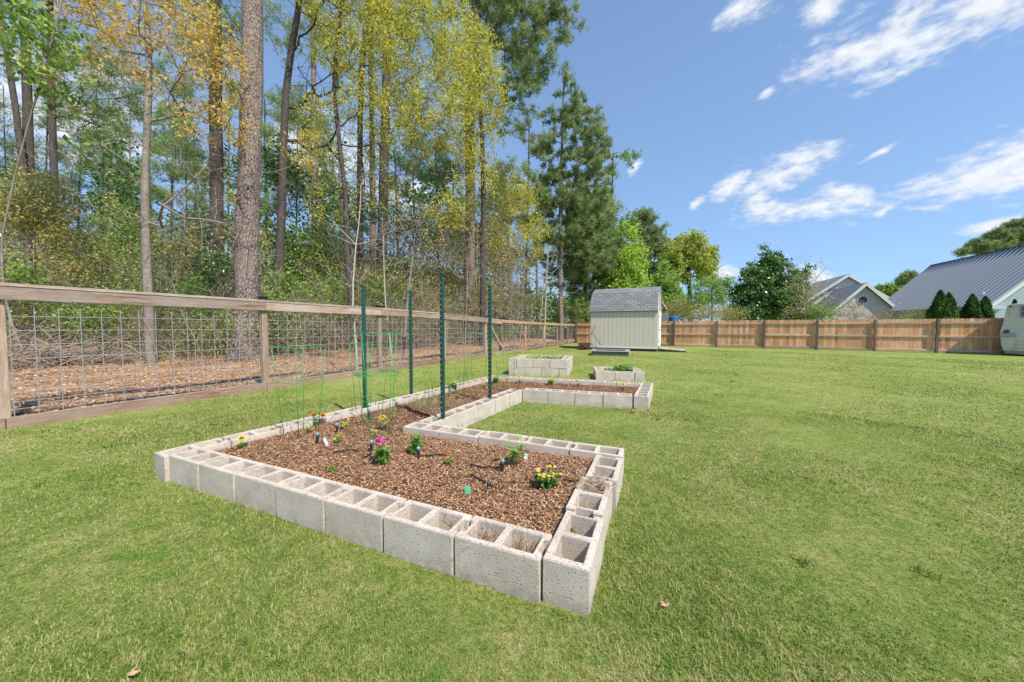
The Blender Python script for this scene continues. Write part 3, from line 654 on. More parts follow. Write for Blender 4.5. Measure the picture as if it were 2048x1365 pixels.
# ------------------------------------------------------------------ wire fence on the left
FP0 = np.array([-5.956, -0.082]); FP1 = np.array([-4.90, 22.77]); FU = unit(FP0, FP1); FN = np.array([FU[1], -FU[0]])   # FN points to the lawn
FANG = math.atan2(FU[1], FU[0])
Ss = [-1, 0, 1, 2, 3, 4, 4.5, 5.5, 6.5, 7.45, 8.35, 9.15]
topy = {0: 569, 1: 603, 2: 618, 3: 628, 4: 637, 4.5: 641, 5.5: 644.5, 6.5: 646.5, 7.45: 648, 8.35: 649, 9.15: 649.5}
pos = {s: FP0+FU*2.5*s for s in Ss}
ztop = {s: z_at(pos[s][0], pos[s][1], topy[s]) for s in Ss if s >= 0}; ztop[-1] = ztop[0]+0.0
zb = 0.055
def flocal(s): return (2.5*s, 0)
def make_wire_fence(ss, name, label, newish, rails_name):
    root = empty(name, (FP0[0], FP0[1], 0), FANG)        # local +X runs along the fence, local -Y faces the lawn
    tag(root, label, 'wire fence')
    rm, pm = (MAT['newrail'], MAT['newpost']) if newish else (MAT['rail'], MAT['post'])
    for i, s in enumerate(ss):
        x = 2.5*s; zt = ztop[s]
        wpost = 0.085
        MB_ = MB(); MB_.box((0, 0, (zt-0.02+0)/2-0.0), (wpost, wpost, zt-0.02)); MB_.build('post', pm, root, (x, 0.02, 0.0), bevel=0.004)
        if s in (1, 2, 3, 4, 4.5):
            c = MB(); c.prism([(-.06, -.06), (.06, -.06), (.06, .06), (-.06, .06)], 0, 0.022); c.prism([(-.045, -.045), (.045, -.045), (.045, .045), (-.045, .045)], 0.0225, 0.05); c.prism([(-.068, -.068), (.068, -.068), (.068, .068), (-.068, .068)], 0.0505, 0.062)
            c.build('post_cap', MAT['cap'], root, (x, 0.02, zt+0.018), bevel=0.003)
    for a, b in zip(ss[:-1], ss[1:]):
        xa, xb = 2.5*a, 2.5*b; za, zbb = ztop[a], ztop[b]; n = Vector((xb-xa, 0, zbb-za)); Lr = n.length; pit = -math.atan2(zbb-za, xb-xa)
        fh = 0.135 if not newish else 0.10
        def rail(nm, w_, h_, yo, z0, z1, mat):
            r_ = MB(); LL = math.hypot(xb-xa, z1-z0); r_.box((LL/2, 0, 0), (LL-0.006, w_, h_), a=random.random())
            return r_.build(nm, mat, root, (xa+0.003, yo, z0), (0, -math.atan2(z1-z0, xb-xa), 0), bevel=0.003)
        if newish: rail('top_rail', 0.035, fh, -0.045, za-fh/2, zbb-fh/2, rm)
        else: rail('top_rail', 0.04, fh, -0.045, za-fh/2-0.02, zbb-fh/2-0.02, rm)
        rail('rail_cap', 0.145, 0.034, 0.0, za+0.0, zbb+0.0, rm) if not newish else rail('rail_cap', 0.10, 0.03, 0.0, za+0.002, zbb+0.002, rm)
        # bottom board
        bh = 0.16 if not newish else 0.08
        if not (newish and a >= 5.5): rail('bottom_board', 0.036, bh, -0.032, zb+bh/2-0.03, zb+bh/2-0.03, rm if newish else MAT['bottomboard'])
        # welded wire panel
        wm = MB(); wr = 0.0035; x0, x1 = xa+0.05, xb-0.05
        sp = 0.152; zt = min(za, zbb)-0.03; zz = zb+0.04; k = 0
        nx = int((x1-x0)/sp)
        for j in range(nx+1):
            xx = x0+0.01+j*(x1-x0-0.02)/nx+random.uniform(-.003, .003)
            wm.tube([(xx, 0.0, zb+0.02), (xx, random.uniform(-.004, .004), (zb+zt)/2), (xx, 0.0, zt)], wr, 5, False, 0.5)
        z = zb+0.05; steps = [0.075]*3+[0.10]*3+[0.15]*12
        for st_ in steps:
            if z > zt-0.02: break
            wm.tube([(x0, 0.0065, z), ((x0+x1)/2, 0.0065, z+random.uniform(-.004, .004)), (x1, 0.0065, z)], wr, 5, False, 0.5)
            z += st_
        wm.build('wire_panel', MAT['wire'], root, (0, -0.012, 0))
    return root
f1 = make_wire_fence([-1, 0, 1, 2, 3, 4, 4.5], 'wire_fence', 'weathered grey brown timber fence with square wire panels along the left', False, '')
f2 = make_wire_fence([4.5, 5.5, 6.5, 7.45, 8.35, 9.15], 'wire_fence', 'newer orange brown timber wire fence leading to the far left corner', True, '')
br = MB(); br.bar((0, 0, 0), (1.15, 0, -1.02), 0.04, 0.08); br.build('diagonal_brace', MAT['post'], f1, (2.5*4+0.06, -0.075, ztop[4]-0.12), bevel=0.003)
# black drip pipe lying in the litter behind the bottom board
mb = MB(); pts = []
for k in range(60):
    s = -0.8+k*0.16; p = FP0+FU*2.5*s-FN*(0.26+0.05*math.sin(k*0.5)+0.06*math.sin(k*0.17)); pts.append((p[0], p[1], float(floor_z(p[0], p[1]))+0.035+0.012*math.sin(k*0.9)))
mb.tube(pts, 0.014, 8); tag(mb.build('drip_pipe', MAT['hose'], smooth=True), 'long black pipe lying on leaf litter behind the wire fence', 'pipe')

# ------------------------------------------------------------------ board fence along the back
bx = [(1153, 687.9), (1256, 690.5), (1347.7, 695.3), (1432.7, 697), (1527, 698.5), (1632, 699.5), (1747, 702.5), (1870.5, 706), (2004, 709.5), (2150, 713.5), (2310, 719)]
yl = lambda x: 22.3-0.125*(x+4.9)  # nearly straight line through the measured posts
def post_on_line(px):
    lo, hi = -6.0, 60.0
    for _ in range(60):
        m_ = (lo+hi)/2
        if proj((m_, yl(m_), 0))[0] < px: lo = m_
        else: hi = m_
    return lo
bp = [np.array([post_on_line(px), yl(post_on_line(px))]) for px, _ in bx]
bfu = unit(bp[0], bp[-1]); bang = math.atan2(bfu[1], bfu[0])
bfz = []
bf = empty('board_fence', (bp[0][0], bp[0][1], 0), bang); tag(bf, 'tall cedar board fence with horizontal rails running along the back', 'board fence')
def fz(px): return np.interp(px, [1150, 1330, 1450, 1632, 1800, 1900, 2300], [646.0, 642.5, 641, 639.5, 638.5, 637.5, 634])
for i in range(len(bp)):
    x = float(np.dot(bp[i]-bp[0], bfu)); zt = z_at(bp[i][0], bp[i][1], fz(bx[i][0])); bfz.append(zt)
for i in range(len(bp)):
    x = float(np.dot(bp[i]-bp[0], bfu)); zt = bfz[i]
    q = MB(); q.box((0, 0, (zt-0.02)/2), (0.09, 0.09, zt-0.02)); q.build('post', MAT['darkpost'], bf, (x, -0.085, 0), bevel=0.004)
    if i == len(bp)-1: break
    x2 = float(np.dot(bp[i+1]-bp[0], bfu)); z2 = bfz[i+1]
    b = MB(); n = max(1, round((x2-x)/0.14)); wd_ = (x2-x)/n
    for k in range(n):
        xx = x+(k+0.5)*wd_; zz = zt+(z2-zt)*(k+.5)/n+random.uniform(-.012, .012); y = random.uniform(-.003, .003); w2 = wd_/2-0.003; ear = 0.03
        poly = [(-w2, 0.05), (w2, 0.05), (w2, zz-ear), (w2-ear, zz), (-w2+ear, zz), (-w2, zz-ear)]
        o = len(b.V); a = random.random()
        b.add([(xx+px_, y-0.009, pz) for px_, pz in poly]+[(xx+px_, y+0.009, pz) for px_, pz in poly], [(0, 1, 2, 3, 4, 5), (11, 10, 9, 8, 7, 6)]+[(j, j+6, (j+1) % 6+6, (j+1) % 6) for j in range(6)], a)
    b.build('board_panel', MAT['cedar'], bf)
    for nm, z_ in (('rail', 0.86), ('rail', 0.47), ('rail', 0.065)):
        r_ = MB(); za = zt*z_ if z_ > .1 else 0.10; r_.box(((x2-x)/2, 0, 0), (x2-x-(0.095 if z_ != .5 else .095), 0.04, 0.088)); r_.build(nm, MAT['cedarrail'], bf, (x, -0.032, za+0.02), (0, -math.atan2((z2-zt)*z_, x2-x), 0), bevel=0.003)
BFY = yl

# ------------------------------------------------------------------ shed
SR = gp(1314, 704.0); sang = R(-4.0)
shed = empty('garden_shed', (SR[0], SR[1], 0), sang); tag(shed, 'small beige wooden shed with grey shingled gambrel roof', 'shed')
sw = 3.10; sdp = 2.35
tz = lambda py: z_at(SR[0], SR[1], py)
zbase = tz(698.2); zeave = tz(621.5); zbrk = tz(582.5); zr = tz(570.5)+0.02
# local frame: x from -sw to 0, y from 0 (front) to sdp
mb = MB(); mb.box((-sw/2, sdp/2, (zbase+zeave)/2), (sw, sdp, zeave-zbase), a=.5)
prof = [(0, zeave), (0.50, zbrk-0.05), (sdp/2, zr-0.05), (sdp-0.50, zbrk-0.05), (sdp, zeave)]
for x0, x1 in ((-sw, -sw+0.02), (-0.02, 0.0)):
    n = len(prof); V = [(x0, y, z) for y, z in prof]+[(x1, y, z) for y, z in prof]
    mb.add(V, [tuple(range(n)), tuple(range(n, 2*n))[::-1]]+[(k, n+k, n+(k+1) % n, (k+1) % n) for k in range(n)], .5)
mb.build('wall', MAT['shedwall'], shed)
ov = 0.07; t_ = 0.035
rp = [(-ov, zeave-0.03), (0.47, zbrk), (sdp/2, zr), (sdp-0.47, zbrk), (sdp+ov, zeave-0.03)]
roofs = empty('roof', (0, 0, 0)); roofs.parent = shed; bpy.data.objects.remove(roofs)
roof_main = None
for k in range(4):
    (y0, z0), (y1, z1) = rp[k], rp[k+1]; L_ = math.hypot(y1-y0, z1-z0); an = math.atan2(z1-z0, y1-y0)
    r_ = MB(); r_.box(((sw+0.12)/2, L_/2, 0), (sw+0.12, L_+0.01, t_))
    o = r_.build('roof_slope', MAT['shingle'], shed, (-sw-0.06, y0, z0+t_/2), (an, 0, 0))
# skids, trim, door, hinges
sk = MB()
for y in (0.15, sdp/2, sdp-0.15): sk.box((-sw/2, y, 0.045+(zbase-0.1)/2), (sw-0.1, 0.09, zbase-0.10+0.08))
sk.build('skid', MAT['mossboard'], shed)
tr = MB(); tr.box((-sw/2, -0.012, zbase+0.02), (sw, 0.02, 0.06)); tr.build('base_trim', MAT['trimwhite'], shed)
for x in (0.012,):
    for y in (0.05, sdp-0.05):
        c = MB(); c.box((x, y, (zbase+zeave)/2), (0.02, 0.09, zeave-zbase)); c.build('corner_trim', MAT['white'], shed)
d = MB(); d.box((0.03, sdp/2, (zbase+zeave)/2+0.05), (0.04, 1.5, zeave-zbase-0.1)); dr = d.build('door', MAT['sheddoor'], shed)
for z in (zbase+0.35, (zbase+zeave)/2, zeave-0.25):
    h_ = MB(); h_.box((0.056, 0.50, z), (0.012, 0.22, 0.045)); h_.build('hinge', MAT['metal'], dr)
h_ = MB(); h_.tube([(0.05, sdp/2, zbase+0.85), (0.09, sdp/2, zbase+0.87), (0.09, sdp/2, zbase+1.0), (0.05, sdp/2, zbase+1.02)], 0.008, 6); h_.build('handle', MAT['metal'], dr)
for k in (0, 1):       # white rake boards on the door gable
    (y0, z0), (y1, z1) = rp[k], rp[k+1]; c = MB(); c.bar((0.022, y0, z0-.03), (0.022, y1, z1-.03), 0.02, 0.09); c.build('rake_board', MAT['white'], shed)
    y0, y1 = sdp-y0, sdp-y1; c = MB(); c.bar((0.022, y0, z0-.03), (0.022, y1, z1-.03), 0.02, 0.09); c.build('rake_board', MAT['white'], shed)
# ramp to the door (separate thing)
rmp = empty('shed_ramp', (SR[0], SR[1], 0), sang); tag(rmp, 'weathered plank ramp sloping from the shed door to the grass', 'ramp')
for k in range(9):
    a = 0.06+k*0.128; z = zbase-0.02-(zbase-0.05)*(a/1.2)
    q = MB(); q.box((0, 0, 0), (0.118, 1.3, 0.03)); q.build('plank', MAT['ramp'], rmp, (a+0.06, sdp/2-0.35, z+0.025), (0, math.atan2(zbase-0.05, 1.2), 0), bevel=0.003)
for y in (-0.55, 0.55):
    q = MB(); q.bar((0.06, 0, zbase-0.05), (1.2, 0, 0.02), 0.04, 0.07); q.build('stringer', MAT['mossboard'], rmp, (0, sdp/2-0.35+y, 0))
# old hand cart leaning at the left corner of the shed
hc = gp(1184, 699.5); cart = empty('hand_cart', (hc[0]-0.12, hc[1]-0.30, 0), 0); tag(cart, 'old rusty hand cart with wooden handle leaning at shed corner', 'hand cart')
q = MB(); q.prism([(-0.50, -0.18), (0.02, -0.2), (0.05, 0.2), (-0.45, 0.2)], 0.10, 0.14); q.box((-0.22, -0.2, 0.24), (0.5, 0.02, 0.2)); q.box((-0.22, 0.2, 0.24), (0.5, 0.02, 0.2)); q.box((-0.47, 0, 0.22), (0.02, 0.38, 0.18)); q.build('tray', MAT['rust'], cart)
q = MB(); q.bar((-0.42, -0.02, 0.22), (0.17, -0.02, 0.86), 0.035, 0.035); q.bar((0.16, -0.02, 0.84), (0.28, -0.02, 1.16), 0.07, 0.045); q.box((0.30, -0.02, 1.18), (0.10, 0.05, 0.05)); q.build('handle', MAT['post'], cart)
q = MB(); q.bar((0.18, 0.0, 0.84), (0.60, 0.0, 0.25), 0.02, 0.02); q.build('prop', MAT['metal'], cart)
for y in (-0.24, 0.24):
    q = MB(); q.tube([(-0.3, y-0.02, 0.12), (-0.3, y+0.02, 0.12)], 0.12, 16); q.build('wheel', MAT['rubber'], cart)
# low grey boarded bed in front of the shed
wb = gp(1183, 711.5); wb2 = gp(1257, 713.5)
lowbed = empty('wooden_planter', (wb[0], wb[1], 0), math.atan2(wb2[1]-wb[1], wb2[0]-wb[0])); tag(lowbed, 'low empty planter of mossy timber with grey board rim', 'planter')
wl = float(np.linalg.norm((wb2-wb)[:2])); wdp = 1.15
def part_box(parent, name, c, dm, mat, bevel=0.003, rot=(0, 0, 0)):
    q = MB(); q.box((0, 0, 0), dm); return q.build(name, mat, parent, c, rot, bevel=bevel)
part_box(lowbed, 'side_board', (wl/2, 0.02, 0.085), (wl, 0.04, 0.17), MAT['mossboard']); part_box(lowbed, 'side_board', (wl/2, wdp-0.02, 0.085), (wl, 0.04, 0.17), MAT['mossboard'])
part_box(lowbed, 'side_board', (0.02, wdp/2, 0.085), (0.04, wdp-0.085, 0.17), MAT['mossboard']); part_box(lowbed, 'side_board', (wl-0.02, wdp/2, 0.085), (0.04, wdp-0.085, 0.17), MAT['mossboard'])
part_box(lowbed, 'rim_board', (wl/2, 0.03, 0.19), (wl+0.12, 0.16, 0.03), MAT['grayboard']); part_box(lowbed, 'rim_board', (wl/2, wdp-0.03, 0.19), (wl+0.12, 0.16, 0.03), MAT['grayboard'])
part_box(lowbed, 'rim_board', (0.03, wdp/2, 0.19), (0.18, wdp-0.23, 0.029), MAT['grayboard']); part_box(lowbed, 'rim_board', (wl-0.03, wdp/2, 0.19), (0.18, wdp-0.23, 0.029), MAT['grayboard'])
part_box(lowbed, 'soil_fill', (wl/2, wdp/2, 0.05), (wl-0.1, wdp-0.1, 0.08), MAT['soil'])

# ------------------------------------------------------------------ camper at the right edge
cp = gp(2004, 711.5); fwh = np.array([_fw[0], _fw[1]])/np.linalg.norm(_fw[:2]); rth = np.array([_r[0], _r[1]])
camper = empty('camper_trailer', (cp[0], cp[1], 0), R(-34)); tag(camper, 'old cream aluminium camper trailer parked at the right edge', 'camper trailer')
zt_ = z_at(cp[0], cp[1], 609); pr = [(0.02, 0.20), (-0.04, 0.45), (-0.08, 0.95), (-0.02, 1.35), (0.05, zt_-0.06), (0.14, zt_), (1.8, zt_+0.12), (4.2, zt_+0.12), (4.5, zt_-0.15), (4.45, 0.6), (4.2, 0.20)]
q = MB(); n = len(pr); q.add([(x, 0, z) for x, z in pr]+[(x, 2.1, z) for x, z in pr], [tuple(range(n))[::-1] if False else tuple(range(n)), tuple(range(n, 2*n))[::-1]]+[(k, n+k, n+(k+1) % n, (k+1) % n) for k in range(n)], .5)
me = q.mesh('body', MAT['camper'], bevel=0.015)
bmx = bmesh.new(); bmx.from_mesh(me); bmesh.ops.recalc_face_normals(bmx, faces=bmx.faces); bmx.to_mesh(me); bmx.free()
link('body', me, camper)
def win(x, z, w_, h_):
    f_ = MB(); f_.box((x, -0.012, z+h_/2+0.015), (w_+0.06, 0.02, 0.03)); f_.box((x, -0.012, z-h_/2-0.015), (w_+0.06, 0.02, 0.03)); f_.box((x-w_/2-0.015, -0.012, z), (0.03, 0.02, h_-0.002)); f_.box((x+w_/2+0.015, -0.012, z), (0.03, 0.02, h_-0.002)); f_.box((x, -0.014, z), (w_, 0.015, 0.02))
    fo = f_.build('window', MAT['bumper'], camper); g = MB(); g.box((x, -0.004, z), (w_, 0.006, h_)); g.build('pane', MAT['glass'], fo)
cu = np.array([math.cos(R(-34)), math.sin(R(-34))])
xw = next(x for x in np.linspace(0, 3, 600) if proj((cp[0]+cu[0]*x, cp[1]+cu[1]*x, 1.5))[0] > 2041)
win(xw+.31, z_at(cp[0], cp[1], 624), 0.62, 0.40); win(xw+2.0, z_at(cp[0], cp[1], 624), 0.9, 0.45)
q = MB(); q.tube([(0.07, -0.035, 0.98), (0.07, -0.0, 0.98)], 0.075, 20); q.build('tail_light', MAT['red'], camper, smooth=False)
q = MB(); q.tube([(0.13, -0.03, zt_-0.10), (0.13, 0, zt_-0.10)], 0.035, 12); q.build('marker_light', MAT['red'], camper)
part_box(camper, 'bumper', (0.11, -0.035, 0.83), (0.38, 0.06, 0.11), MAT['bumper'], 0.01)
part_box(camper, 'skirt', (2.1, 0.03, 0.165), (4.1, 0.03, 0.13), MAT['skirt'])
q = MB(); q.prism([(1.0, 0.8), (1.5, 0.8), (1.5, 1.3), (1.0, 1.3)], zt_+0.06, zt_+0.22); q.build('roof_vent', MAT['white'], camper, bevel=0.02)
for x in (2.3, 3.0):
    q = MB(); q.tube([(x, 0.05, 0.24), (x, 0.25, 0.24)], 0.24, 24); wo_ = q.build('wheel', MAT['rubber'], camper)

# ------------------------------------------------------------------ houses beyond the board fence
def poly_obj(name, V, Fc, mat, parent, loc=(0, 0, 0)):
    me = bpy.data.meshes.new(name); me.from_pydata([tuple(map(float, v)) for v in V], [], Fc); me.materials.append(mat); me.update()
    at = me.attributes.new('rnd', 'FLOAT', 'POINT'); at.data.foreach_set('value', [0.5]*len(V))
    bm_ = bmesh.new(); bm_.from_mesh(me); bmesh.ops.recalc_face_normals(bm_, faces=bm_.faces); bm_.to_mesh(me); bm_.free()
    return link(name, me, parent, loc)
e2 = gp(1980, 612.5, 2.7); e1 = gp(1745, 627, 2.7)
def ray_y(px, py, y):
    d = _fw*F+_r2*(px-1024)-_u2*(py-682.5); return CAM+d*((y-CY)/d[1])
r1 = ray_y(1866, 532, e1[1]); r2 = np.array([e2[0]+(r1[0]-e1[0]), e2[1], r1[2]])
mh = empty('metal_roof_house', (e2[0], e2[1], 0)); tag(mh, 'house with large grey standing seam metal roof beyond the fence', 'house')
O = np.array([e2[0], e2[1], 0])
E1, E2, R1_, R2_ = e1-O, e2-O, r1-O, r2-O
sld = (R1_-E1); up = np.array([-sld[2], 0, sld[0]]); up = up/np.linalg.norm(up)*0.08
def quad_slab(name, a, b, c, d_, th, mat, parent):
    V = [a, b, c, d_, a+th, b+th, c+th, d_+th]
    return poly_obj(name, V, [(0, 1, 2, 3), (7, 6, 5, 4), (0, 4, 5, 1), (1, 5, 6, 2), (2, 6, 7, 3), (3, 7, 4, 0)], mat, parent)
rf = quad_slab('roof', E2, E1, R1_, R2_, up, MAT['metalroof'], mh)
# standing seams
q = MB(); ny_ = int((E1[1]-E2[1])/0.45)
for k in range(ny_+1):
    t0 = k/ny_; a = E2*(1-t0)+E1*t0+up*1.4; b = R2_*(1-t0)+R1_*t0+up*1.4; q.bar(a, b, 0.12, 0.12)
q.build('roof_seam', MAT['seam'], rf)
q = MB(); q.bar(R2_+up*1.3, R1_+up*1.3, 0.3, 0.05); q.build('ridge_cap', MAT['metal'], rf)
bk = lambda P: np.array([2*R1_[0]-P[0], P[1], P[2]])
up2 = np.array([-up[0], up[1], up[2]])
quad_slab('roof', bk(E1), bk(E2), R2_, R1_, up2, MAT['metalroof'], mh)
wy = E2[1]+0.5; wy1 = E1[1]-0.5; wx0 = E2[0]+0.45; wx1 = bk(E2)[0]-0.45
zw = 2.7-0.05+0.4*(R1_[2]-2.7)/(R1_[0]-E1[0])
V = [(wx0, wy, 0), (wx1, wy, 0), (wx1, wy, zw-0.1), (R2_[0], wy, R2_[2]-0.15), (wx0, wy, zw-0.1)]
V2 = [(x, wy1, z) for x, y, z in V]
poly_obj('wall', V+V2, [(0, 1, 2, 3, 4), (9, 8, 7, 6, 5), (0, 5, 6, 1), (1, 6, 7, 2), (0, 4, 9, 5), (2, 7, 8, 3), (3, 8, 9, 4)], MAT['lap'], mh)
q = MB(); q.bar(E2+np.array([0, -.03, -.10]), R2_+np.array([0, -.03, -.10]), 0.05, 0.22); q.bar(E2+np.array([0, .2, -.13]), E2+np.array([0.9, .2, -.13]), 0.5, 0.05); q.build('rake_board', MAT['white'], mh)
for (px_, py_, s_) in ((1799, 611, .22), (1965, 590, .22), (1753, 613, .12)):
    # vents standing on the roof plane
    d_ = _fw*F+_r2*(px_-1024)-_u2*(py_-682.5); nrm = np.cross(E1-E2, R2_-E2); tt = ((e2+up-CAM)@nrm)/(d_@nrm); pv = CAM+d_*tt-O
    q = MB(); q.tube([pv+np.array([0, 0, -.1]), pv+np.array([0, 0, s_])], 0.09, 10); q.build('vent_pipe', MAT['metal'] if s_ < .2 else MAT['white'], rf)
for (y, z) in ((3.0, 1.5), (8.0, 1.5)):
    f_ = MB(); f_.box((wx0-0.02, wy+y, z), (0.04, 1.1, 1.3)); fo = f_.build('window', MAT['white'], mh); g = MB(); g.box((wx0-0.045, wy+y, z), (0.01, 0.95, 1.15)); g.build('pane', MAT['glass'], fo)

# beige house with two gables, seen between crape myrtle and metal roof
def gable_house(root, apex_px, dep, left_px, right_px, eave_dy_l, back_len, wallm, roofm, ang):
    """gable end facing the camera; sizes from the picture at one depth, built as a full volume in its own frame"""
    ap = P3(apex_px[0], apex_px[1], dep)
    s_ = dep/F
    ex0 = np.array([math.cos(ang), math.sin(ang), 0]); lo_, hi_ = .5, 12
    for _ in range(40):
        hw = (lo_+hi_)/2
        if proj(ap-ex0*hw)[0] > left_px[0]: lo_ = hw
        else: hi_ = hw
    pl_ = ap-ex0*hw; zl = z_at(pl_[0], pl_[1], left_px[1])
    o = np.array([ap[0], ap[1]])
    ex = np.array([math.cos(ang), math.sin(ang)]); ey = np.array([-ex[1], ex[0]])
    def P(x, y, z): w_ = o+ex*x+ey*y; return np.array([w_[0]-root.location[0], w_[1]-root.location[1], z])
    zr_, ze = ap[2], zl
    ov_ = 0.35; slope = (zr_-ze)/hw; zo = ze
    poly_obj('wall', [P(-hw+.4, 0.35, 0), P(hw-.4, 0.35, 0), P(hw-.4, .35, ze+.4*slope-.12), P(0, .35, zr_-.14), P(-hw+.4, .35, ze+.4*slope-.12),
                      P(-hw+.4, back_len, 0), P(hw-.4, back_len, 0), P(hw-.4, back_len, ze+.4*slope-.12), P(0, back_len, zr_-.14), P(-hw+.4, back_len, ze+.4*slope-.12)],
             [(0, 1, 2, 3, 4), (9, 8, 7, 6, 5), (0, 5, 6, 1), (1, 6, 7, 2), (2, 7, 8, 3), (3, 8, 9, 4), (4, 9, 5, 0)], wallm, root)
    th = np.array([0, 0, 0.10])
    quad_slab('roof', P(-hw, 0, ze), P(0, 0, zr_), P(0, back_len+.4, zr_), P(-hw, back_len+.4, ze), th, roofm, root)
    quad_slab('roof', P(0.0, 0, zr_), P(hw, 0, ze), P(hw, back_len+.4, ze), P(0.0, back_len+.4, zr_), th*1.02, roofm, root)
    q = MB(); q.bar(P(-hw, -.03, ze-.05), P(0, -.03, zr_-.05), 0.05, 0.26); q.bar(P(0.01, -.035, zr_-.05), P(hw, -.035, ze-.05), 0.05, 0.26); q.build('rake_board', MAT['trimwhite'], root)
    return P
bh = empty('beige_house', tuple(P3(1700, 660, 40)[:2])+(0,)); tag(bh, 'beige sided house with two shingled gables behind the bare shrubs', 'house')
ga = math.atan2(rth[1], rth[0])
Pa = gable_house(bh, (1697, 550), 40, (1600, 612), (1790, 618), 0, 9, MAT['lapbeige'], MAT['shinglebr'], ga-R(21))
Pb = gable_house(bh, (1733, 567.5), 35, (1648, 640), (1815, 636), 0, 7, MAT['lapbeige'], MAT['shinglebr'], ga-R(21))
q = MB(); q.tube([Pb(-0.1, 0.30, z_at(*(P3(1733, 600, 35)[:2]), 600)), Pb(-0.1, 0.34, z_at(*(P3(1733, 600, 35)[:2]), 600))], 0.45, 20); fo = q.build('window', MAT['trimwhite'], bh)
q = MB(); q.tube([Pb(-0.1, 0.27, z_at(*(P3(1733, 600, 35)[:2]), 600)), Pb(-0.1, 0.296, z_at(*(P3(1733, 600, 35)[:2]), 600))], 0.36, 20); q.build('pane', MAT['glass'], fo)
# small things peeping over the fence by the shed
nb = P3(1346, 640, 21.5)
q = MB(); q.lathe([(0.25, 0.0), (0.28, 0.05), (0.28, 0.82), (0.25, 0.86), (0.20, 0.88)], (0, 0, 0), 20); z0 = z_at(nb[0], nb[1], 633)
q2 = MB(); q2.lathe([(0.25, 0.0), (0.28, 0.05), (0.285, 0.6), (0.28, z0-0.05), (0.22, z0)], (0, 0, 0), 20)
tag(q2.build('barrel', MAT['blue'], loc=(nb[0], nb[1], 0.0), smooth=False), 'blue plastic barrel just showing over the fence beside the shed', 'barrel')
lean = P3(1326, 620, 22.0); zl1 = z_at(lean[0], lean[1], 588); zl0 = z_at(lean[0], lean[1], 621)
ls = empty('open_shelter', (lean[0], lean[1], 0), R(-4)); tag(ls, 'small open shelter with brown sloping roof behind the shed', 'shelter')
q = MB(); q.bar((-0.35, 0, zl1), (0.25, 0, zl0), 1.4, 0.05); q.build('roof', MAT['cedarrail'], ls)
for x, y in ((-0.3, -0.6), (0.18, -0.6), (-0.3, 0.6), (0.18, 0.6)):
    part_box(ls, 'post', (x, y, (zl0)/2-0.03), (0.08, 0.08, zl0-0.1), MAT['grayboard'])
part_box(ls, 'panel', (0.12, -0.66, zl0-0.5), (0.5, 0.03, 0.6), MAT['skirt'])

# ------------------------------------------------------------------ steel posts and wire cages
def tpost(px, py, topy_, label, sc=1.0, zb_=None):
    b = gp(px, py, H if zb_ is None else zb_); zt = z_at(b[0], b[1], topy_)
    root = empty('steel_post', (b[0], b[1], 0), random.uniform(-.15, .15)+R(-25)); tag(root, label, 'garden stake', 'green steel posts in the mulch bed')
    lean = random.uniform(-.004, .004)
    q = MB(); h = zt-0.02
    q.box((0, 0, h/2+0.02), (0.042, 0.005, h)); q.box((0, 0.0205, h/2+0.02), (0.005, 0.035, h)); q.build('shaft', MAT['tpost'], root)
    s_ = MB(); z = 0.25
    while z < zt-0.02: s_.box((0, -0.0065, z), (0.016, 0.007, 0.010)); z += 0.055
    s_.build('stud', MAT['stud'], root)
    return root
tpost(727.5, 812, 569, 'green steel post farthest left, beside a wire cage in the long row')
tpost(821, 788, 581, 'green steel post, second from the left, on the long left block row')
tpost(884, 838, 556, 'tallest looking green steel post, nearest the camera in the middle row')
tpost(979, 797, 571, 'green steel post farthest right, standing in the middle block row')

def cage(px, py, topy_, topw, label, ringys, rot=0.0, zb_=0.11):
    b = gp(px, py, zb_); dep = depth_of(b); zt = z_at(b[0], b[1], topy_); r_t = topw/2*dep/F; r_b = r_t*0.62
    root = empty('tomato_cage', (b[0], b[1], zb_), rot); tag(root, label, 'plant cage', 'green wire plant cages')
    h = zt-zb_
    lx, ly = random.uniform(-.03, .03), random.uniform(-.03, .03)
    for k in range(4):
        a = k*math.pi/2+0.5; q = MB(); q.tube([(r_b*math.cos(a), r_b*math.sin(a), -0.03), ((r_b+r_t)/2*math.cos(a)+lx/2, (r_b+r_t)/2*math.sin(a)+ly/2, h/2), (r_t*math.cos(a)+lx, r_t*math.sin(a)+ly, h)], 0.0028, 6, a=.5); q.build('leg_wire', MAT['cage'], root, smooth=True)
    for f_ in ringys:
        rr = r_b+(r_t-r_b)*f_; q = MB(); q.tube([(rr*math.cos(t_)+lx*f_, rr*math.sin(t_)+ly*f_, h*f_+0.004*math.sin(2*t_)) for t_ in np.linspace(0, 2*math.pi, 33)], 0.0026, 6, False, a=.5); q.build('ring_wire', MAT['cage'], root, smooth=True)
cage(603, 874, 694, 92, 'green wire cage nearest the camera, left of the green posts', (1.0, 0.63, 0.22), 0.3)
cage(758, 882, 667, 96, 'green wire cage behind the pink flowers, at the left green post', (1.0, 0.63, 0.62, 0.25), 0.9)
cage(738, 832, 688, 74, 'green wire cage standing behind the left green post', (1.0, 0.6, 0.24), 0.2)
cage(955, 772, 667, 74, 'green wire cage just left of the rightmost green post', (1.0, 0.99, 0.6, 0.25), 0.5)
cage(1012, 764, 663, 48, 'narrow green wire cage behind the rightmost green post', (1.0, 0.6, 0.25), 0.1)

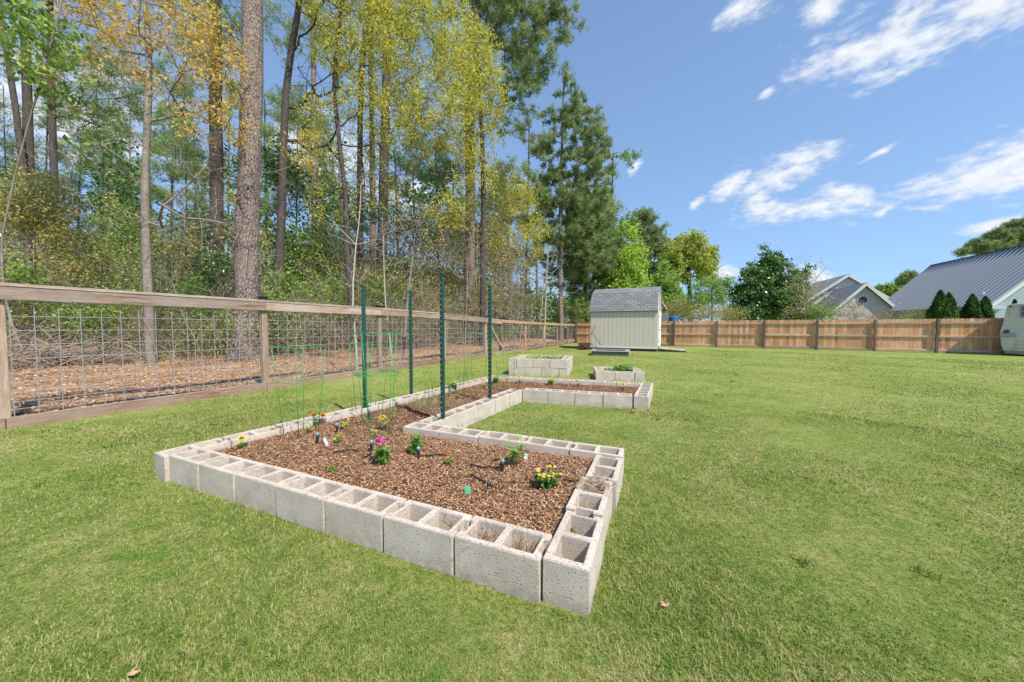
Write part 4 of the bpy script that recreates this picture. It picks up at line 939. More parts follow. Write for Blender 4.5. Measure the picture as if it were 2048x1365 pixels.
# ------------------------------------------------------------------ irrigation stakes, tags and hoses
def stake(px, py, label, h=0.10):
    b = gp(px, py, MZ+0.01); root = empty('drip_stake', tuple(b)); tag(root, label, 'irrigation stake', 'drip stakes in the mulch')
    q = MB(); q.lathe([(0.004, -0.03), (0.006, 0.0), (0.011, 0.035), (0.013, h*0.62), (0.013, h*0.72)], n=10); q.build('body', MAT['hose'], root, smooth=True)
    q = MB(); q.lathe([(0.009, h*0.72), (0.0115, h*0.76), (0.0115, h*0.92), (0.007, h*.97)], n=10); q.build('cap', MAT['emit'], root, smooth=True)
stake(635, 888, 'irrigation stake near the foot of the nearest wire cage')
stake(674, 867, 'irrigation stake just left of the pale pepper seedling')
stake(743, 905, 'irrigation stake just left of the pink flowers')
stake(837, 919, 'irrigation stake in front of the tall green seedling at centre')
stake(1005, 946, 'irrigation stake between orange marigold and large pepper plant')
stake(738, 838, 'irrigation stake inside the wire cage by the left green post', 0.12)
def hose(pts, label, r=0.0055):
    P = [gp(x, y, MZ+0.03) for x, y in pts]; out = []
    for i in range(len(P)-1):
        for k in range(6): out.append(P[i]*(1-k/6)+P[i+1]*(k/6))
    out.append(P[-1]); out = [(*p[:2], p[2]+0.002*math.sin(i*0.8)) for i, p in enumerate(out)]
    q = MB(); q.tube(out, r, 6); tag(q.build('drip_hose', MAT['hose'], smooth=True), label, 'hose', 'drip hose pieces on the mulch')
hose([(726, 915), (734, 912), (743, 907)], 'short black hose end left of the pink flowers')
hose([(665, 905), (690, 902), (706, 899), (716, 903)], 'black hose curving between white plant tag and pink flowers')
hose([(840, 913), (870, 909), (892, 911), (900, 919)], 'black hose beside the small orange marigold at centre')
hose([(810, 812), (825, 822), (842, 826), (858, 832)], 'thick black hose on the mulch left of the tallest post', 0.011)
hose([(940, 930), (965, 934), (985, 935), (1004, 936)], 'black hose leading to the stake left of the pepper plant')
hose([(940, 950), (958, 957), (972, 966), (988, 974)], 'black hose behind the small brown twig and green tag')
hose([(1125, 960), (1145, 961), (1162, 962)], 'black hose between purple pansies and right side row')
def plant_tag(px, py, label, mat, w_, h_, lean, zh=0.03):
    b = gp(px, py, MZ); root = empty('plant_tag', tuple(b), math.atan2(rth[1], rth[0])); tag(root, label, 'plant label')
    q = MB(); q.box((0, 0, zh/2), (0.008, 0.002, zh)); q.build('stem', mat, root)
    q = MB(); q.prism([(-w_/2, 0), (w_/2, 0), (w_/2, h_*0.75), (w_*0.25, h_), (-w_*0.25, h_), (-w_/2, h_*0.75)], -0.0015, 0.0015); q.build('plate', mat, root, (0, 0, zh), (R(75), lean, 0))
plant_tag(935, 993, 'small green plastic plant label near the front row', MAT['taggreen'], 0.034, 0.05, 0, 0.012)
plant_tag(655, 896, 'slim white plant label leaning beside the black hose', MAT['tagwhite'], 0.026, 0.08, R(-30), 0.012)
plant_tag(1051, 924, 'white plant label standing right of the pepper plant', MAT['tagwhite'], 0.026, 0.04, R(5), 0.02)

# ------------------------------------------------------------------ vegetation tools
def rand_unit(n, g=rng):
    v = g.normal(size=(n, 3)); return v/np.linalg.norm(v, axis=1)[:, None]
def leaves(P, L, asp=0.45, flat=0.0, droop=0.0, g=rng, rnd=None, var=0.35):
    n = len(P); d = rand_unit(n, g); d[:, 2] = d[:, 2]*(1-flat)-droop; d /= np.linalg.norm(d, axis=1)[:, None]
    r_ = rand_unit(n, g); s = np.cross(d, r_); s /= np.linalg.norm(s, axis=1)[:, None]+1e-9
    if flat > 0: s[:, 2] *= (1-flat); s /= np.linalg.norm(s, axis=1)[:, None]
    l = (L*(1+g.uniform(-var, var, n)))[:, None]/2; w_ = l*asp
    V = np.stack([P-d*l, P+s*w_-d*l*.15, P+d*l, P-s*w_-d*l*.15], 1).reshape(-1, 3)
    a = g.random(n) if rnd is None else rnd
    return V, np.arange(4*n).reshape(n, 4), np.repeat(a, 4)
def needle_tufts(P, L, nn=9, wd=0.02, g=rng, up=0.3, rnd=None):
    n = len(P); c = np.repeat(P, nn, 0); d = rand_unit(n*nn, g); ax = rand_unit(n, g); ax[:, 2] = np.abs(ax[:, 2])*.5+up; ax /= np.linalg.norm(ax, axis=1)[:, None]
    d = d*0.8+np.repeat(ax, nn, 0)*0.7; d /= np.linalg.norm(d, axis=1)[:, None]
    s = np.cross(d, rand_unit(n*nn, g)); s /= np.linalg.norm(s, axis=1)[:, None]+1e-9
    l = (L*(1+g.uniform(-.3, .3, n*nn)))[:, None]
    V = np.stack([c+s*wd/2, c-s*wd/2, c+d*l], 1).reshape(-1, 3)
    a = np.repeat(g.random(n) if rnd is None else rnd, nn)
    return V, np.arange(3*n*nn).reshape(-1, 3), np.repeat(np.clip(a+g.normal(0, .12, n*nn), 0, 1), 3)
def frusta(A, B, ra, rb, n=4):
    """vectorised tapered segments A->B"""
    A = np.asarray(A, float); B = np.asarray(B, float); m = len(A); d = B-A; d /= np.linalg.norm(d, axis=1)[:, None]+1e-9
    ref = np.where(np.abs(d[:, 2:3]) < .9, np.array([[0, 0, 1.0]]), np.array([[1.0, 0, 0]]))
    u = np.cross(d, ref); u /= np.linalg.norm(u, axis=1)[:, None]; v = np.cross(d, u)
    an = np.arange(n)*2*np.pi/n; cs, sn = np.cos(an), np.sin(an)
    ring = u[:, None, :]*cs[None, :, None]+v[:, None, :]*sn[None, :, None]
    V = np.concatenate([A[:, None, :]+ring*np.asarray(ra)[:, None, None], B[:, None, :]+ring*np.asarray(rb)[:, None, None]], 1)
    base = (np.arange(m)*2*n)[:, None]; k = np.arange(n); k2 = (k+1) % n
    Q = np.stack([base+k, base+k2, base+n+k2, base+n+k], -1).reshape(-1, 4)
    return V.reshape(-1, 3), Q
def smooth_tube(P, Rr, n=14, flare=0.0, g=rng):
    P = np.asarray(P, float); m = len(P); V = []
    for i in range(m):
        t_ = P[min(i+1, m-1)]-P[max(i-1, 0)]; t_ /= np.linalg.norm(t_); u = np.cross(t_, [0.3, 0.9, 0.1]); u /= np.linalg.norm(u); v = np.cross(t_, u)
        for k in range(n):
            a = 2*math.pi*k/n; r_ = Rr[i]*(1+0.06*math.sin(a*3+i*.4)+0.04*math.sin(a*5-i*.7)+g.normal(0, .012))
            if flare: r_ *= 1+flare*math.exp(-i*0.9)*(0.5+0.5*math.sin(a*4+1))
            V.append(P[i]+(u*math.cos(a)+v*math.sin(a))*r_)
    Q = [(i*n+k, i*n+(k+1) % n, (i+1)*n+(k+1) % n, (i+1)*n+k) for i in range(m-1) for k in range(n)]
    return np.array(V), np.array(Q)
def resample(P, Rr, step):
    P = np.asarray(P, float); d = np.r_[0, np.cumsum(np.linalg.norm(np.diff(P, axis=0), axis=1))]; n = max(4, int(d[-1]/step)+1); s = np.linspace(0, d[-1], n)
    return np.stack([np.interp(s, d, P[:, k]) for k in range(3)], 1), np.interp(s, d, Rr)

def crown_points(ells, n, g, shell=0.35):
    vol = np.array([e[1]*e[2]*e[3] for e in ells])**0.8; pick = g.choice(len(ells), n, p=vol/vol.sum())
    u = rand_unit(n, g)*(g.random(n)**shell)[:, None]
    C = np.array([e[0] for e in ells]); S = np.array([[e[1], e[2], e[3]] for e in ells])
    return C[pick]+u*S[pick]
def connect(trunk, tr_r, targets, g, step=0.45, riser=0.6, arc=0.12, start=0.0, wiggle=0.06):
    """greedy branching: every target is reached from the closest existing node"""
    N = [tuple(p) for p in trunk]; par = [-1]+list(range(len(trunk)-1)); nt_ = len(trunk)
    cap = nt_+len(targets)*40; arr = np.zeros((cap, 3)); arr[:nt_] = trunk; cnt = nt_; par = np.full(cap, -1); par[1:nt_] = np.arange(nt_-1); tip = []
    axis = trunk; dist = np.min(np.linalg.norm(targets[:, None, :]-axis[None, ::2, :], axis=2), axis=1)
    i0 = int(start*nt_)
    for t_ in targets[np.argsort(dist+g.normal(0, .3, len(dist)))]:
        dv = arr[i0:cnt]-t_; c = np.linalg.norm(dv, axis=1)+riser*np.maximum(0, dv[:, 2]+np.linalg.norm(dv[:, :2], axis=1)*0.35)
        j = int(np.argmin(c))+i0; p0 = arr[j].copy(); L = np.linalg.norm(t_-p0); k = max(1, min(38, int(L/step)))
        prev = j; off = g.normal(0, wiggle, 3)
        for s in range(1, k+1):
            f = s/k; q = p0*(1-f)+t_*f; b = math.sin(math.pi*f)
            q = q+np.array([0, 0, -arc*L*b])+off*b*L*1.2+(g.normal(0, wiggle*0.5*step, 3) if s < k else 0)
            if cnt >= cap: break
            arr[cnt] = q; par[cnt] = prev; prev = cnt; cnt += 1
        tip.append(prev)
    arr = arr[:cnt]; par = par[:cnt]
    return arr, par, nt_, np.array(tip)
def radii(par, nt_, r_tip=0.006, ex=2.3, tr_r=None):
    n = len(par); acc = np.zeros(n); child = np.zeros(n, bool)
    child[par[par >= 0]] = True
    for i in range(n-1, -1, -1):
        if acc[i] == 0: acc[i] = r_tip**ex
        if par[i] >= 0 and i >= nt_: acc[par[i]] += acc[i] if True else 0
    return acc**(1/ex)
def lim_r(arr, par, nt_, tip, r_tip, tr_r, growth=1.05):
    r_ = radii(par, nt_, r_tip)
    r_[:nt_] = tr_r
    for i in range(nt_, len(par)): r_[i] = min(r_[i], r_[par[i]]*0.92)
    return r_

DEN_L, DEN_P = 2.3, 1.3
def add_tree(name, label, cat, base, path, rads, ells, kind, n_t, leafm, barkm, leafL=0.07, per=8, spread=0.25, r_tip=0.007, step=0.45, riser=0.6, arc=0.1,
             twigs=2, tw_len=0.35, bare=None, n_bare=0, seed=0, asp=0.45, droop=0.0, nn=9, wd=0.02, group=None, start=0.0, flare=0.0, sides=14, shell=0.4, leafmix=None, wiggle=.06):
    g = np.random.default_rng(seed+101)
    P, Rr = resample(path, rads, 0.4)
    if kind == 'leaf': per = int(per*DEN_L); leafL = leafL*1.12
    else: per = int(per*DEN_P)
    root = empty(name, tuple(base)); tag(root, label, cat, group)
    O_ = np.array(base, float)
    V1, Q1 = smooth_tube(P-O_, Rr, sides, flare, g)
    tg = crown_points(ells, n_t, g, shell) if n_t else np.zeros((0, 3)); nb = 0
    if bare: tb = crown_points(bare, n_bare, g, shell); nb = len(tb); tg = np.concatenate([tg, tb])
    isb = np.r_[np.zeros(n_t, bool), np.ones(nb, bool)]
    VV, QQ = [V1], [Q1]; off = len(V1); leafP = np.zeros((0, 3))
    if len(tg):
        arr, par, nt_, tip = connect(P, Rr, tg, g, step, riser, arc, start, wiggle)
        # which tips are bare: nearest original target
        rr = lim_r(arr, par, nt_, tip, r_tip, Rr)
        idx = np.arange(nt_, len(arr)); V2, Q2 = frusta(arr[par[idx]]-O_, arr[idx]-O_, np.minimum(rr[par[idx]], rr[idx]*1.35), rr[idx], 5)
        VV.append(V2); QQ.append(Q2+off); off += len(V2)
        # twigs sprouting along outer nodes
        ends = idx[rr[idx] < r_tip*3.2]
        if len(ends):
            if bare is not None and n_t:
                from_t = tg; dd = np.linalg.norm(arr[ends][:, None, :]-tg[None, :, :], axis=2); eb = isb[np.argmin(dd, 1)]
            else: eb = np.full(len(ends), n_t == 0)
            A = np.repeat(arr[ends], twigs, 0); ebt = np.repeat(eb, twigs); d = rand_unit(len(A), g); d[:, 2] = d[:, 2]*.6+.15
            od = arr[ends]-arr[par[ends]]; od /= np.linalg.norm(od, axis=1)[:, None]+1e-9; d = d+np.repeat(od, twigs, 0)*.8; d /= np.linalg.norm(d, axis=1)[:, None]
            ll = tw_len*g.uniform(.4, 1.3, len(A)); B = A+d*ll[:, None]
            V3, Q3 = frusta(A-O_, B-O_, np.full(len(A), r_tip*.7), np.full(len(A), r_tip*.35), 3); VV.append(V3); QQ.append(Q3+off); off += len(V3)
            src = np.concatenate([B[~ebt], (A*.5+B*.5)[~ebt]])
            if len(src):
                k = max(1, per//2); leafP = np.repeat(src, k, 0)+g.normal(0, spread*.45, (len(src)*k, 3))
                clump = np.repeat(g.random(len(src)), k)
    tm = mesh_np('trunk', np.concatenate(VV), np.concatenate(QQ), None, barkm, np.zeros(sum(len(v) for v in VV)), smooth=True)
    link('trunk', tm, root)
    if len(leafP):
        mixr = np.clip(clump*.55+g.random(len(leafP))*.45, 0, 1)
        if kind == 'pine': V, T, a = needle_tufts(leafP-O_, leafL, nn, wd, g, rnd=mixr); cm = mesh_np('crown', V, None, T, leafm, a)
        else: V, Q_, a = leaves(leafP-O_, leafL, asp, 0.0, droop, g, mixr); cm = mesh_np('crown', V, Q_, None, leafm, a)
        link('crown', cm, root)
    return root
def ell(px, py, rx, ry, dep, ddep=0.0, rd=None):
    """a real ellipsoid volume placed at a distance"""
    c = P3(px, py, dep+ddep); s = (dep+ddep)/F; k_ = math.cos(math.atan((px-1024)/F))**.8; rx = rx*k_
    return (c, rx*s*1.0, (rd if rd is not None else rx)*s, ry*s)
def pth(pts, dep):
    """trunk axis through points at a distance; first point is set on the ground"""
    out = [P3(x, y, dep) for x, y in pts]
    b = out[0].copy(); b[2] = 0.0
    gz = float(floor_z(b[0], b[1])) if b[0] < fence_x(min(b[1], 22.8)) else 0.0
    out[0] = np.array([b[0], b[1], gz-0.12]); return out, (b[0], b[1], gz)
def tree(name, label, cat, pts, dep, r0, r1, crowns, kind, n_t, leafm, barkm, bare=None, **kw):
    path, base = pth(pts, dep); k_ = math.cos(math.atan((pts[1][0]-1024)/F)); r0 *= k_; r1 *= k_
    if kw.pop('flarebase', False): rads = [r0*1.55, r0*1.12]+[r0+(r1-r0)*k/(len(path)-3) for k in range(len(path)-2)]
    else: rads = [r0+(r1-r0)*k/(len(path)-1) for k in range(len(path))]
    ells = [ell(*c[:4], dep, *(c[4:])) for c in crowns]
    br_ = [ell(*c[:4], dep, *(c[4:])) for c in bare] if bare else None
    return add_tree(name, label, cat, base, path, rads, ells, kind, n_t, leafm, barkm, bare=br_, **kw)
PB, DB, GB, TB, WB = MAT['pinebark'], MAT['darkbark'], MAT['greybark'], MAT['twig'], MAT['palebark']
ND, ND2, OG, OY = MAT['needle'], MAT['needle2'], MAT['oakgold'], MAT['oakyel']
LG, LL, LP, LD, LO = MAT['leafgreen'], MAT['leaflime'], MAT['leafpale'], MAT['leafdark'], MAT['leafolive']

# ---- near trees behind the wire fence
tree('pine_tree', 'huge pine trunk with scaly grey brown bark just behind the wire fence', 'pine tree', [(492, 740), (493, 680), (494, 600), (496, 450), (501, 250), (506, 60), (510, -200), (514, -500), (518, -750)], 9.5, .35, .26,
     [(510, -650, 300, 130), (430, -500, 200, 80), (620, -480, 180, 90)], 'pine', 130, ND, PB, flarebase=True, flare=.25, leafL=.2, per=10, spread=.3, start=.6, seed=1, sides=26, wd=.008, nn=12, riser=.3)
tree('oak_tree', 'slim grey barked oak with orange young leaves left of the huge pine', 'oak tree', [(303, 750), (300, 690), (297, 600), (292, 480), (290, 380), (294, 260), (299, 150), (294, 40), (288, -80), (292, -220)], 8.3, .15, .055,
     [(410, 150, 85, 70), (430, 90, 60, 60), (330, 60, 110, 70), (200, 90, 110, 80), (580, 290, 60, 40), (430, 250, 80, 40), (170, 10, 120, 60), (370, 10, 110, 50), (100, 170, 60, 50), (350, 200, 60, 50)], 'leaf', 170, OG, GB,
     bare=[(190, 330, 130, 60), (440, 330, 150, 50), (380, 430, 110, 40), (200, 250, 100, 50), (520, 370, 90, 30), (200, 420, 90, 40)], n_bare=110, leafL=.08, per=11, spread=.20, r_tip=.0062, riser=.9, arc=.06, twigs=2, tw_len=.3, seed=2, asp=.38, droop=.5, start=.30, step=.3, flare=.1)
tree('oak_tree', 'leaning pale stemmed tree with large green leaves at the far left edge', 'tree', [(62, 748), (40, 690), (20, 640), (5, 560), (3, 480), (30, 350), (70, 200), (110, 60), (140, -60)], 7.6, .045, .02,
     [(60, 110, 70, 60), (110, 90, 60, 60), (40, 30, 70, 40), (170, 290, 30, 20), (120, 190, 60, 40), (150, 130, 30, 40)], 'leaf', 55, LG, GB, leafL=.13, per=5, spread=.25, r_tip=.004, seed=3, asp=.5, droop=.7, start=.4, tw_len=.3)
# ---- darker straight trunks at the left
tree('pine_tree', 'broad dark pine trunk, second from the left edge, sky behind it', 'pine tree', [(64, 715), (62, 600), (60, 400), (55, 200), (50, 60), (46, -150), (44, -400)], 13.0, .24, .18,
     [(50, -300, 160, 120)], 'pine', 40, ND, DB, leafL=.22, per=8, start=.7, seed=4, wd=.012)
tree('pine_tree', 'slender curved dark trunk leaning left beside the broad dark pine', 'pine tree', [(60, 700), (56, 520), (48, 350), (32, 220), (14, 110), (-4, 0), (-20, -150)], 12.6, .16, .12,
     [(-60, -150, 90, 80)], 'pine', 20, ND, DB, leafL=.22, per=8, start=.7, seed=5, wd=.012)
tree('pine_tree', 'straight dark trunk third from the left edge with vines at its foot', 'pine tree', [(113, 700), (112, 560), (108, 350), (104, 200), (100, 60), (98, -120), (98, -350)], 14.0, .19, .15,
     [(180, 120, 90, 60), (190, 230, 70, 60), (130, -60, 120, 60), (230, 180, 70, 60)], 'pine', 150, ND, DB, leafL=.2, per=9, spread=.3, start=.25, seed=6, wd=.014, arc=-.05)
tree('pine_tree', 'thick dark shaded trunk half hidden just left of the huge pine', 'pine tree', [(434, 708), (434, 560), (433, 400), (432, 200), (430, 0), (430, -300)], 14.2, .33, .24,
     [(380, 330, 60, 50), (430, 120, 70, 60), (380, -20, 140, 60), (480, 60, 60, 60)], 'pine', 110, ND, DB, leafL=.2, per=9, spread=.3, start=.2, seed=7, wd=.014, flare=.1)
tree('oak_tree', 'crooked dark oak right of the huge pine with long sweeping limbs and yellow leaves', 'oak tree', [(552, 700), (553, 620), (560, 500), (565, 380), (566, 300), (572, 190), (583, 100), (596, 20), (606, -90), (610, -240)], 12.6, .20, .09,
     [(720, 50, 110, 60), (820, 110, 100, 90), (880, 40, 80, 60), (700, 130, 80, 45), (900, 200, 70, 90), (945, 120, 50, 90), (700, -20, 160, 50), (620, 40, 60, 60), (840, 250, 70, 60), (760, 210, 90, 40), (640, 260, 60, 50)], 'leaf', 300, OY, DB,
     leafL=.105, per=14, spread=.26, r_tip=.009, riser=.7, arc=.10, step=.28, wiggle=.04, seed=8, asp=.36, droop=.7, start=.45, twigs=2, tw_len=.35, bare=[(740, 330, 90, 60), (830, 330, 80, 50), (640, 180, 60, 50)], n_bare=90)
tree('pine_tree', 'thin straight pine trunk standing between crooked oak and paired dark trunks', 'pine tree', [(630, 700), (629, 400), (627, 100), (626, -200)], 18, .16, .12,
     [(640, 90, 30, 60), (610, 230, 50, 50), (660, 380, 40, 50), (580, 60, 60, 90)], 'pine', 60, ND, PB, leafL=.22, per=9, spread=.3, seed=9, wd=.02, start=.2)
tree('hardwood_tree', 'slender wavy trunk behind the leftmost green post, its crown yellow green', 'tree', [(704, 690), (702, 590), (693, 500), (692, 400), (678, 280), (668, 190), (674, 80), (690, -40)], 12.2, .115, .06,
     [(700, 260, 70, 50), (640, 330, 60, 50), (720, 380, 70, 40), (660, 420, 50, 40)], 'leaf', 100, OY, DB, leafL=.08, per=5, spread=.25, seed=10, asp=.4, droop=.5, start=.35, r_tip=.005)
tree('hardwood_tree', 'dark upright trunk just right of the wavy slender one', 'tree', [(722, 690), (721, 500), (719, 350), (722, 180), (732, 40), (742, -120)], 15, .155, .09,
     [(790, 160, 80, 60), (740, 60, 80, 60), (770, 290, 70, 40)], 'leaf', 110, OY, DB, leafL=.09, per=7, spread=.28, seed=11, asp=.38, droop=.6, start=.5, bare=[(760, 400, 80, 60)], n_bare=40)
tree('pine_tree', 'stout dark pine trunk behind the second green post', 'pine tree', [(766, 690), (764, 560), (766, 400), (772, 200), (776, 0), (778, -200)], 18.5, .30, .2,
     [(850, 320, 60, 25), (870, 340, 50, 22), (830, 235, 60, 22), (840, 30, 70, 60), (750, 330, 40, 20)], 'pine', 90, ND, DB, leafL=.24, per=10, spread=.35, seed=12, wd=.022, arc=.02, start=.3)
tree('pine_tree', 'slim pine close beside the stout pine, behind the second green post', 'pine tree', [(748, 690), (746, 500), (745, 350), (742, 150), (740, -100)], 21, .2, .15,
     [(700, 440, 60, 60), (650, 500, 60, 60)], 'pine', 40, ND, PB, leafL=.24, per=9, spread=.35, seed=13, wd=.022, start=.2)
tree('pine_tree', 'tall pale pine trunk rising behind the tallest green post, boughs reaching right', 'pine tree', [(938, 690), (939, 560), (941, 400), (939, 250), (943, 100), (952, 0), (962, -150), (968, -280)], 18.5, .30, .2,
     [(1080, 40, 80, 45), (1040, 110, 70, 40), (1090, 130, 40, 30), (1010, 60, 70, 60), (1030, 200, 50, 30), (1045, 160, 60, 25), (1000, 0, 110, 40), (1120, 30, 40, 25), (1010, 250, 40, 20), (980, -80, 130, 60)], 'pine', 300, ND, PB,
     leafL=.24, per=11, spread=.24, seed=14, wd=.022, nn=10, riser=.35, arc=.06, start=.5, r_tip=.012, shell=.5)
tree('hardwood_tree', 'yellow leaved tree with dark trunk right of the tall pale pine', 'tree', [(965, 690), (966, 560), (967, 400), (964, 250), (955, 120), (945, 20)], 16.8, .16, .07,
     [(950, 90, 45, 60), (980, 170, 35, 60), (960, 250, 45, 60), (930, 130, 50, 60), (960, 350, 45, 60), (910, 430, 50, 35), (975, 130, 30, 40), (935, 210, 40, 60), (925, 300, 35, 50)], 'leaf', 260, OY, DB, leafL=.12, per=12, spread=.34, seed=15, asp=.4, droop=.6, start=.3)
tree('hardwood_tree', 'rounded golden yellow tree before the tall right hand pine', 'tree', [(1022, 690), (1020, 560), (1015, 450), (1018, 380)], 22.5, .14, .06,
     [(1020, 380, 50, 45), (1050, 430, 45, 50), (1000, 420, 45, 60), (1060, 480, 40, 40), (1000, 490, 50, 50)], 'leaf', 190, OY, TB, leafL=.13, per=11, spread=.36, seed=16, asp=.45, droop=.3)
tree('pine_tree', 'tall slender pine with open crown left of the shed, blue sky behind', 'pine tree', [(1122, 670), (1121, 560), (1121, 420), (1124, 300), (1126, 220), (1128, 165)], 25, .20, .05,
     [(1130, 185, 28, 26), (1150, 215, 42, 28), (1180, 250, 35, 25), (1110, 230, 30, 20), (1145, 260, 45, 25), (1080, 292, 40, 14), (1120, 300, 30, 20), (1165, 300, 60, 28), (1180, 340, 50, 30), (1130, 350, 60, 30), (1100, 350, 25, 20), (1190, 390, 45, 30), (1110, 400, 60, 30), (1160, 420, 60, 35), (1190, 460, 45, 40), (1130, 470, 50, 35), (1180, 520, 50, 40)], 'pine', 430, ND, PB,
     leafL=.26, per=11, spread=.22, seed=17, wd=.03, nn=9, riser=.3, arc=.03, start=.25, r_tip=.012)
tree('pine_tree', 'dense dark pine mass directly left of and behind the shed', 'pine tree', [(1170, 668), (1170, 560), (1172, 430), (1176, 340)], 28, .22, .08,
     [(1190, 430, 50, 45), (1180, 500, 60, 50), (1200, 550, 60, 45), (1150, 560, 40, 50), (1210, 470, 40, 50), (1170, 610, 50, 30), (1100, 520, 40, 40)], 'pine', 260, ND2, DB, leafL=.32, per=12, spread=.42, seed=18, wd=.036, nn=9, start=.2, r_tip=.012)
tree('hardwood_tree', 'bright lime green tree behind the shed roof, left of the dark pine', 'tree', [(1238, 668), (1238, 590), (1240, 520), (1242, 450)], 26.5, .15, .05,
     [(1245, 475, 20, 26), (1258, 520, 30, 35), (1248, 570, 40, 40), (1272, 560, 30, 35), (1232, 612, 40, 30), (1280, 605, 28, 30)], 'leaf', 220, LL, DB, leafL=.2, per=12, spread=.5, seed=19, asp=.6, start=.2)
tree('pine_tree', 'distant pine rising above the shed, left of the round oak', 'pine tree', [(1296, 668), (1295, 560), (1292, 480), (1290, 425)], 42, .25, .08,
     [(1288, 438, 26, 15), (1270, 465, 22, 18), (1305, 465, 25, 18), (1310, 495, 26, 18), (1280, 505, 35, 20), (1300, 545, 35, 25), (1268, 520, 20, 30)], 'pine', 220, ND, DB, leafL=.42, per=12, spread=.5, seed=20, wd=.055, nn=9, start=.2, r_tip=.02)
tree('oak_tree', 'broad rounded oak with yellow green crown above the back fence', 'oak tree', [(1382, 668), (1380, 600), (1378, 550), (1376, 500)], 40, .35, .15,
     [(1378, 490, 38, 24), (1350, 510, 35, 28), (1405, 515, 30, 28), (1378, 530, 55, 28), (1345, 550, 25, 25), (1410, 545, 24, 22)], 'leaf', 300, MAT['oakgreen'], DB, leafL=.24, per=12, spread=.5, seed=21, asp=.6, start=.2, r_tip=.016, shell=.3)
tree('hardwood_tree', 'bushy mid green tree between shed and round oak', 'tree', [(1330, 668), (1330, 620), (1332, 570)], 28, .12, .05,
     [(1325, 545, 18, 20), (1330, 575, 30, 28), (1345, 605, 38, 28), (1315, 600, 28, 40), (1360, 622, 30, 18)], 'leaf', 220, MAT['leafpale'], DB, leafL=.16, per=11, spread=.36, seed=22, asp=.6)
tree('hardwood_tree', 'small pale green tree with thin trunk left of the magnolia', 'tree', [(1424, 668), (1424, 640), (1424, 610), (1422, 580)], 26, .09, .04,
     [(1405, 575, 28, 20), (1440, 575, 30, 20), (1420, 600, 40, 20), (1455, 585, 18, 18), (1395, 605, 22, 18)], 'leaf', 170, LP, DB, leafL=.12, per=8, spread=.36, seed=23, asp=.5, start=.4)
tree('magnolia_tree', 'large dark glossy magnolia with a pointed top behind the back fence', 'magnolia tree', [(1535, 672), (1535, 620), (1537, 560), (1541, 500)], 25, .16, .04,
     [(1541, 508, 9, 16), (1528, 532, 26, 18), (1557, 528, 20, 16), (1508, 562, 38, 22), (1565, 560, 40, 26), (1485, 600, 30, 26), (1540, 600, 60, 32), (1588, 592, 30, 30), (1602, 548, 10, 12), (1478, 628, 26, 16), (1500, 630, 50, 18), (1570, 628, 50, 18)], 'leaf', 420, LD, DB, leafL=.17, per=15, spread=.28, seed=24, asp=.55, shell=.3)
tree('hardwood_tree', 'thin branched olive crape myrtle in front of the beige house', 'crape myrtle', [(1612, 668), (1611, 640), (1607, 600), (1605, 560)], 23, .06, .02,
     [(1600, 580, 38, 40), (1630, 600, 30, 40), (1590, 620, 35, 20)], 'leaf', 110, LO, WB, leafL=.09, per=5, spread=.3, seed=25, asp=.5, bare=[(1625, 560, 40, 45), (1655, 590, 30, 40), (1600, 540, 30, 30), (1615, 515, 10, 20)], n_bare=90, r_tip=.008, arc=-.05, riser=1.0)
for k, (px_, py_, w_, lb) in enumerate(((1702, 622, 34, 'bare twiggy shrub below the round gable window'), (1765, 632, 40, 'reddish budding twiggy shrub against the metal roof'), (1835, 634, 40, 'low greenish red shrub left of the double arborvitae'))):
    tree('shrub', lb, 'shrub', [(px_, 662), (px_, 645), (px_, 632)], 22.8, .03, .012, [(px_, py_, w_*.9, 14+(k == 0)*12), (px_-6, py_+8, w_, 12)], 'leaf', 90, MAT['budred'] if k < 2 else LG, TB, leafL=.055, per=3 if k < 2 else 6, spread=.25, seed=30+k, r_tip=.007, arc=-.1, riser=1.2,
         bare=[(px_, py_, w_, 18+(k == 0)*12)], n_bare=80)
tree('pine_tree', 'distant pine crown over the metal roof at the right edge', 'pine tree', [(2050, 668), (2046, 560), (2040, 480), (2035, 445)], 62, .4, .15,
     [(2035, 455, 26, 14), (2000, 475, 32, 14), (1960, 495, 32, 12), (1935, 503, 18, 7), (2045, 480, 30, 20), (1990, 500, 35, 14)], 'pine', 260, ND, DB, leafL=.6, per=10, spread=.5, seed=33, wd=.07, nn=9, r_tip=.03)
tree('pine_tree', 'distant umbrella shaped pine at the left slope of the metal roof', 'pine tree', [(1826, 668), (1824, 600), (1822, 565)], 70, .3, .15,
     [(1818, 553, 16, 7), (1805, 565, 14, 5), (1830, 560, 18, 8)], 'pine', 90, ND, DB, leafL=.6, per=9, spread=.5, seed=34, wd=.08, nn=8, r_tip=.03)
tree('hardwood_tree', 'distant low green tree between beige house and metal roof', 'tree', [(1775, 668), (1775, 600)], 75, .3, .15,
     [(1770, 585, 22, 12), (1785, 580, 14, 10)], 'leaf', 70, LG, DB, leafL=.5, per=12, spread=.8, seed=35, asp=.6)
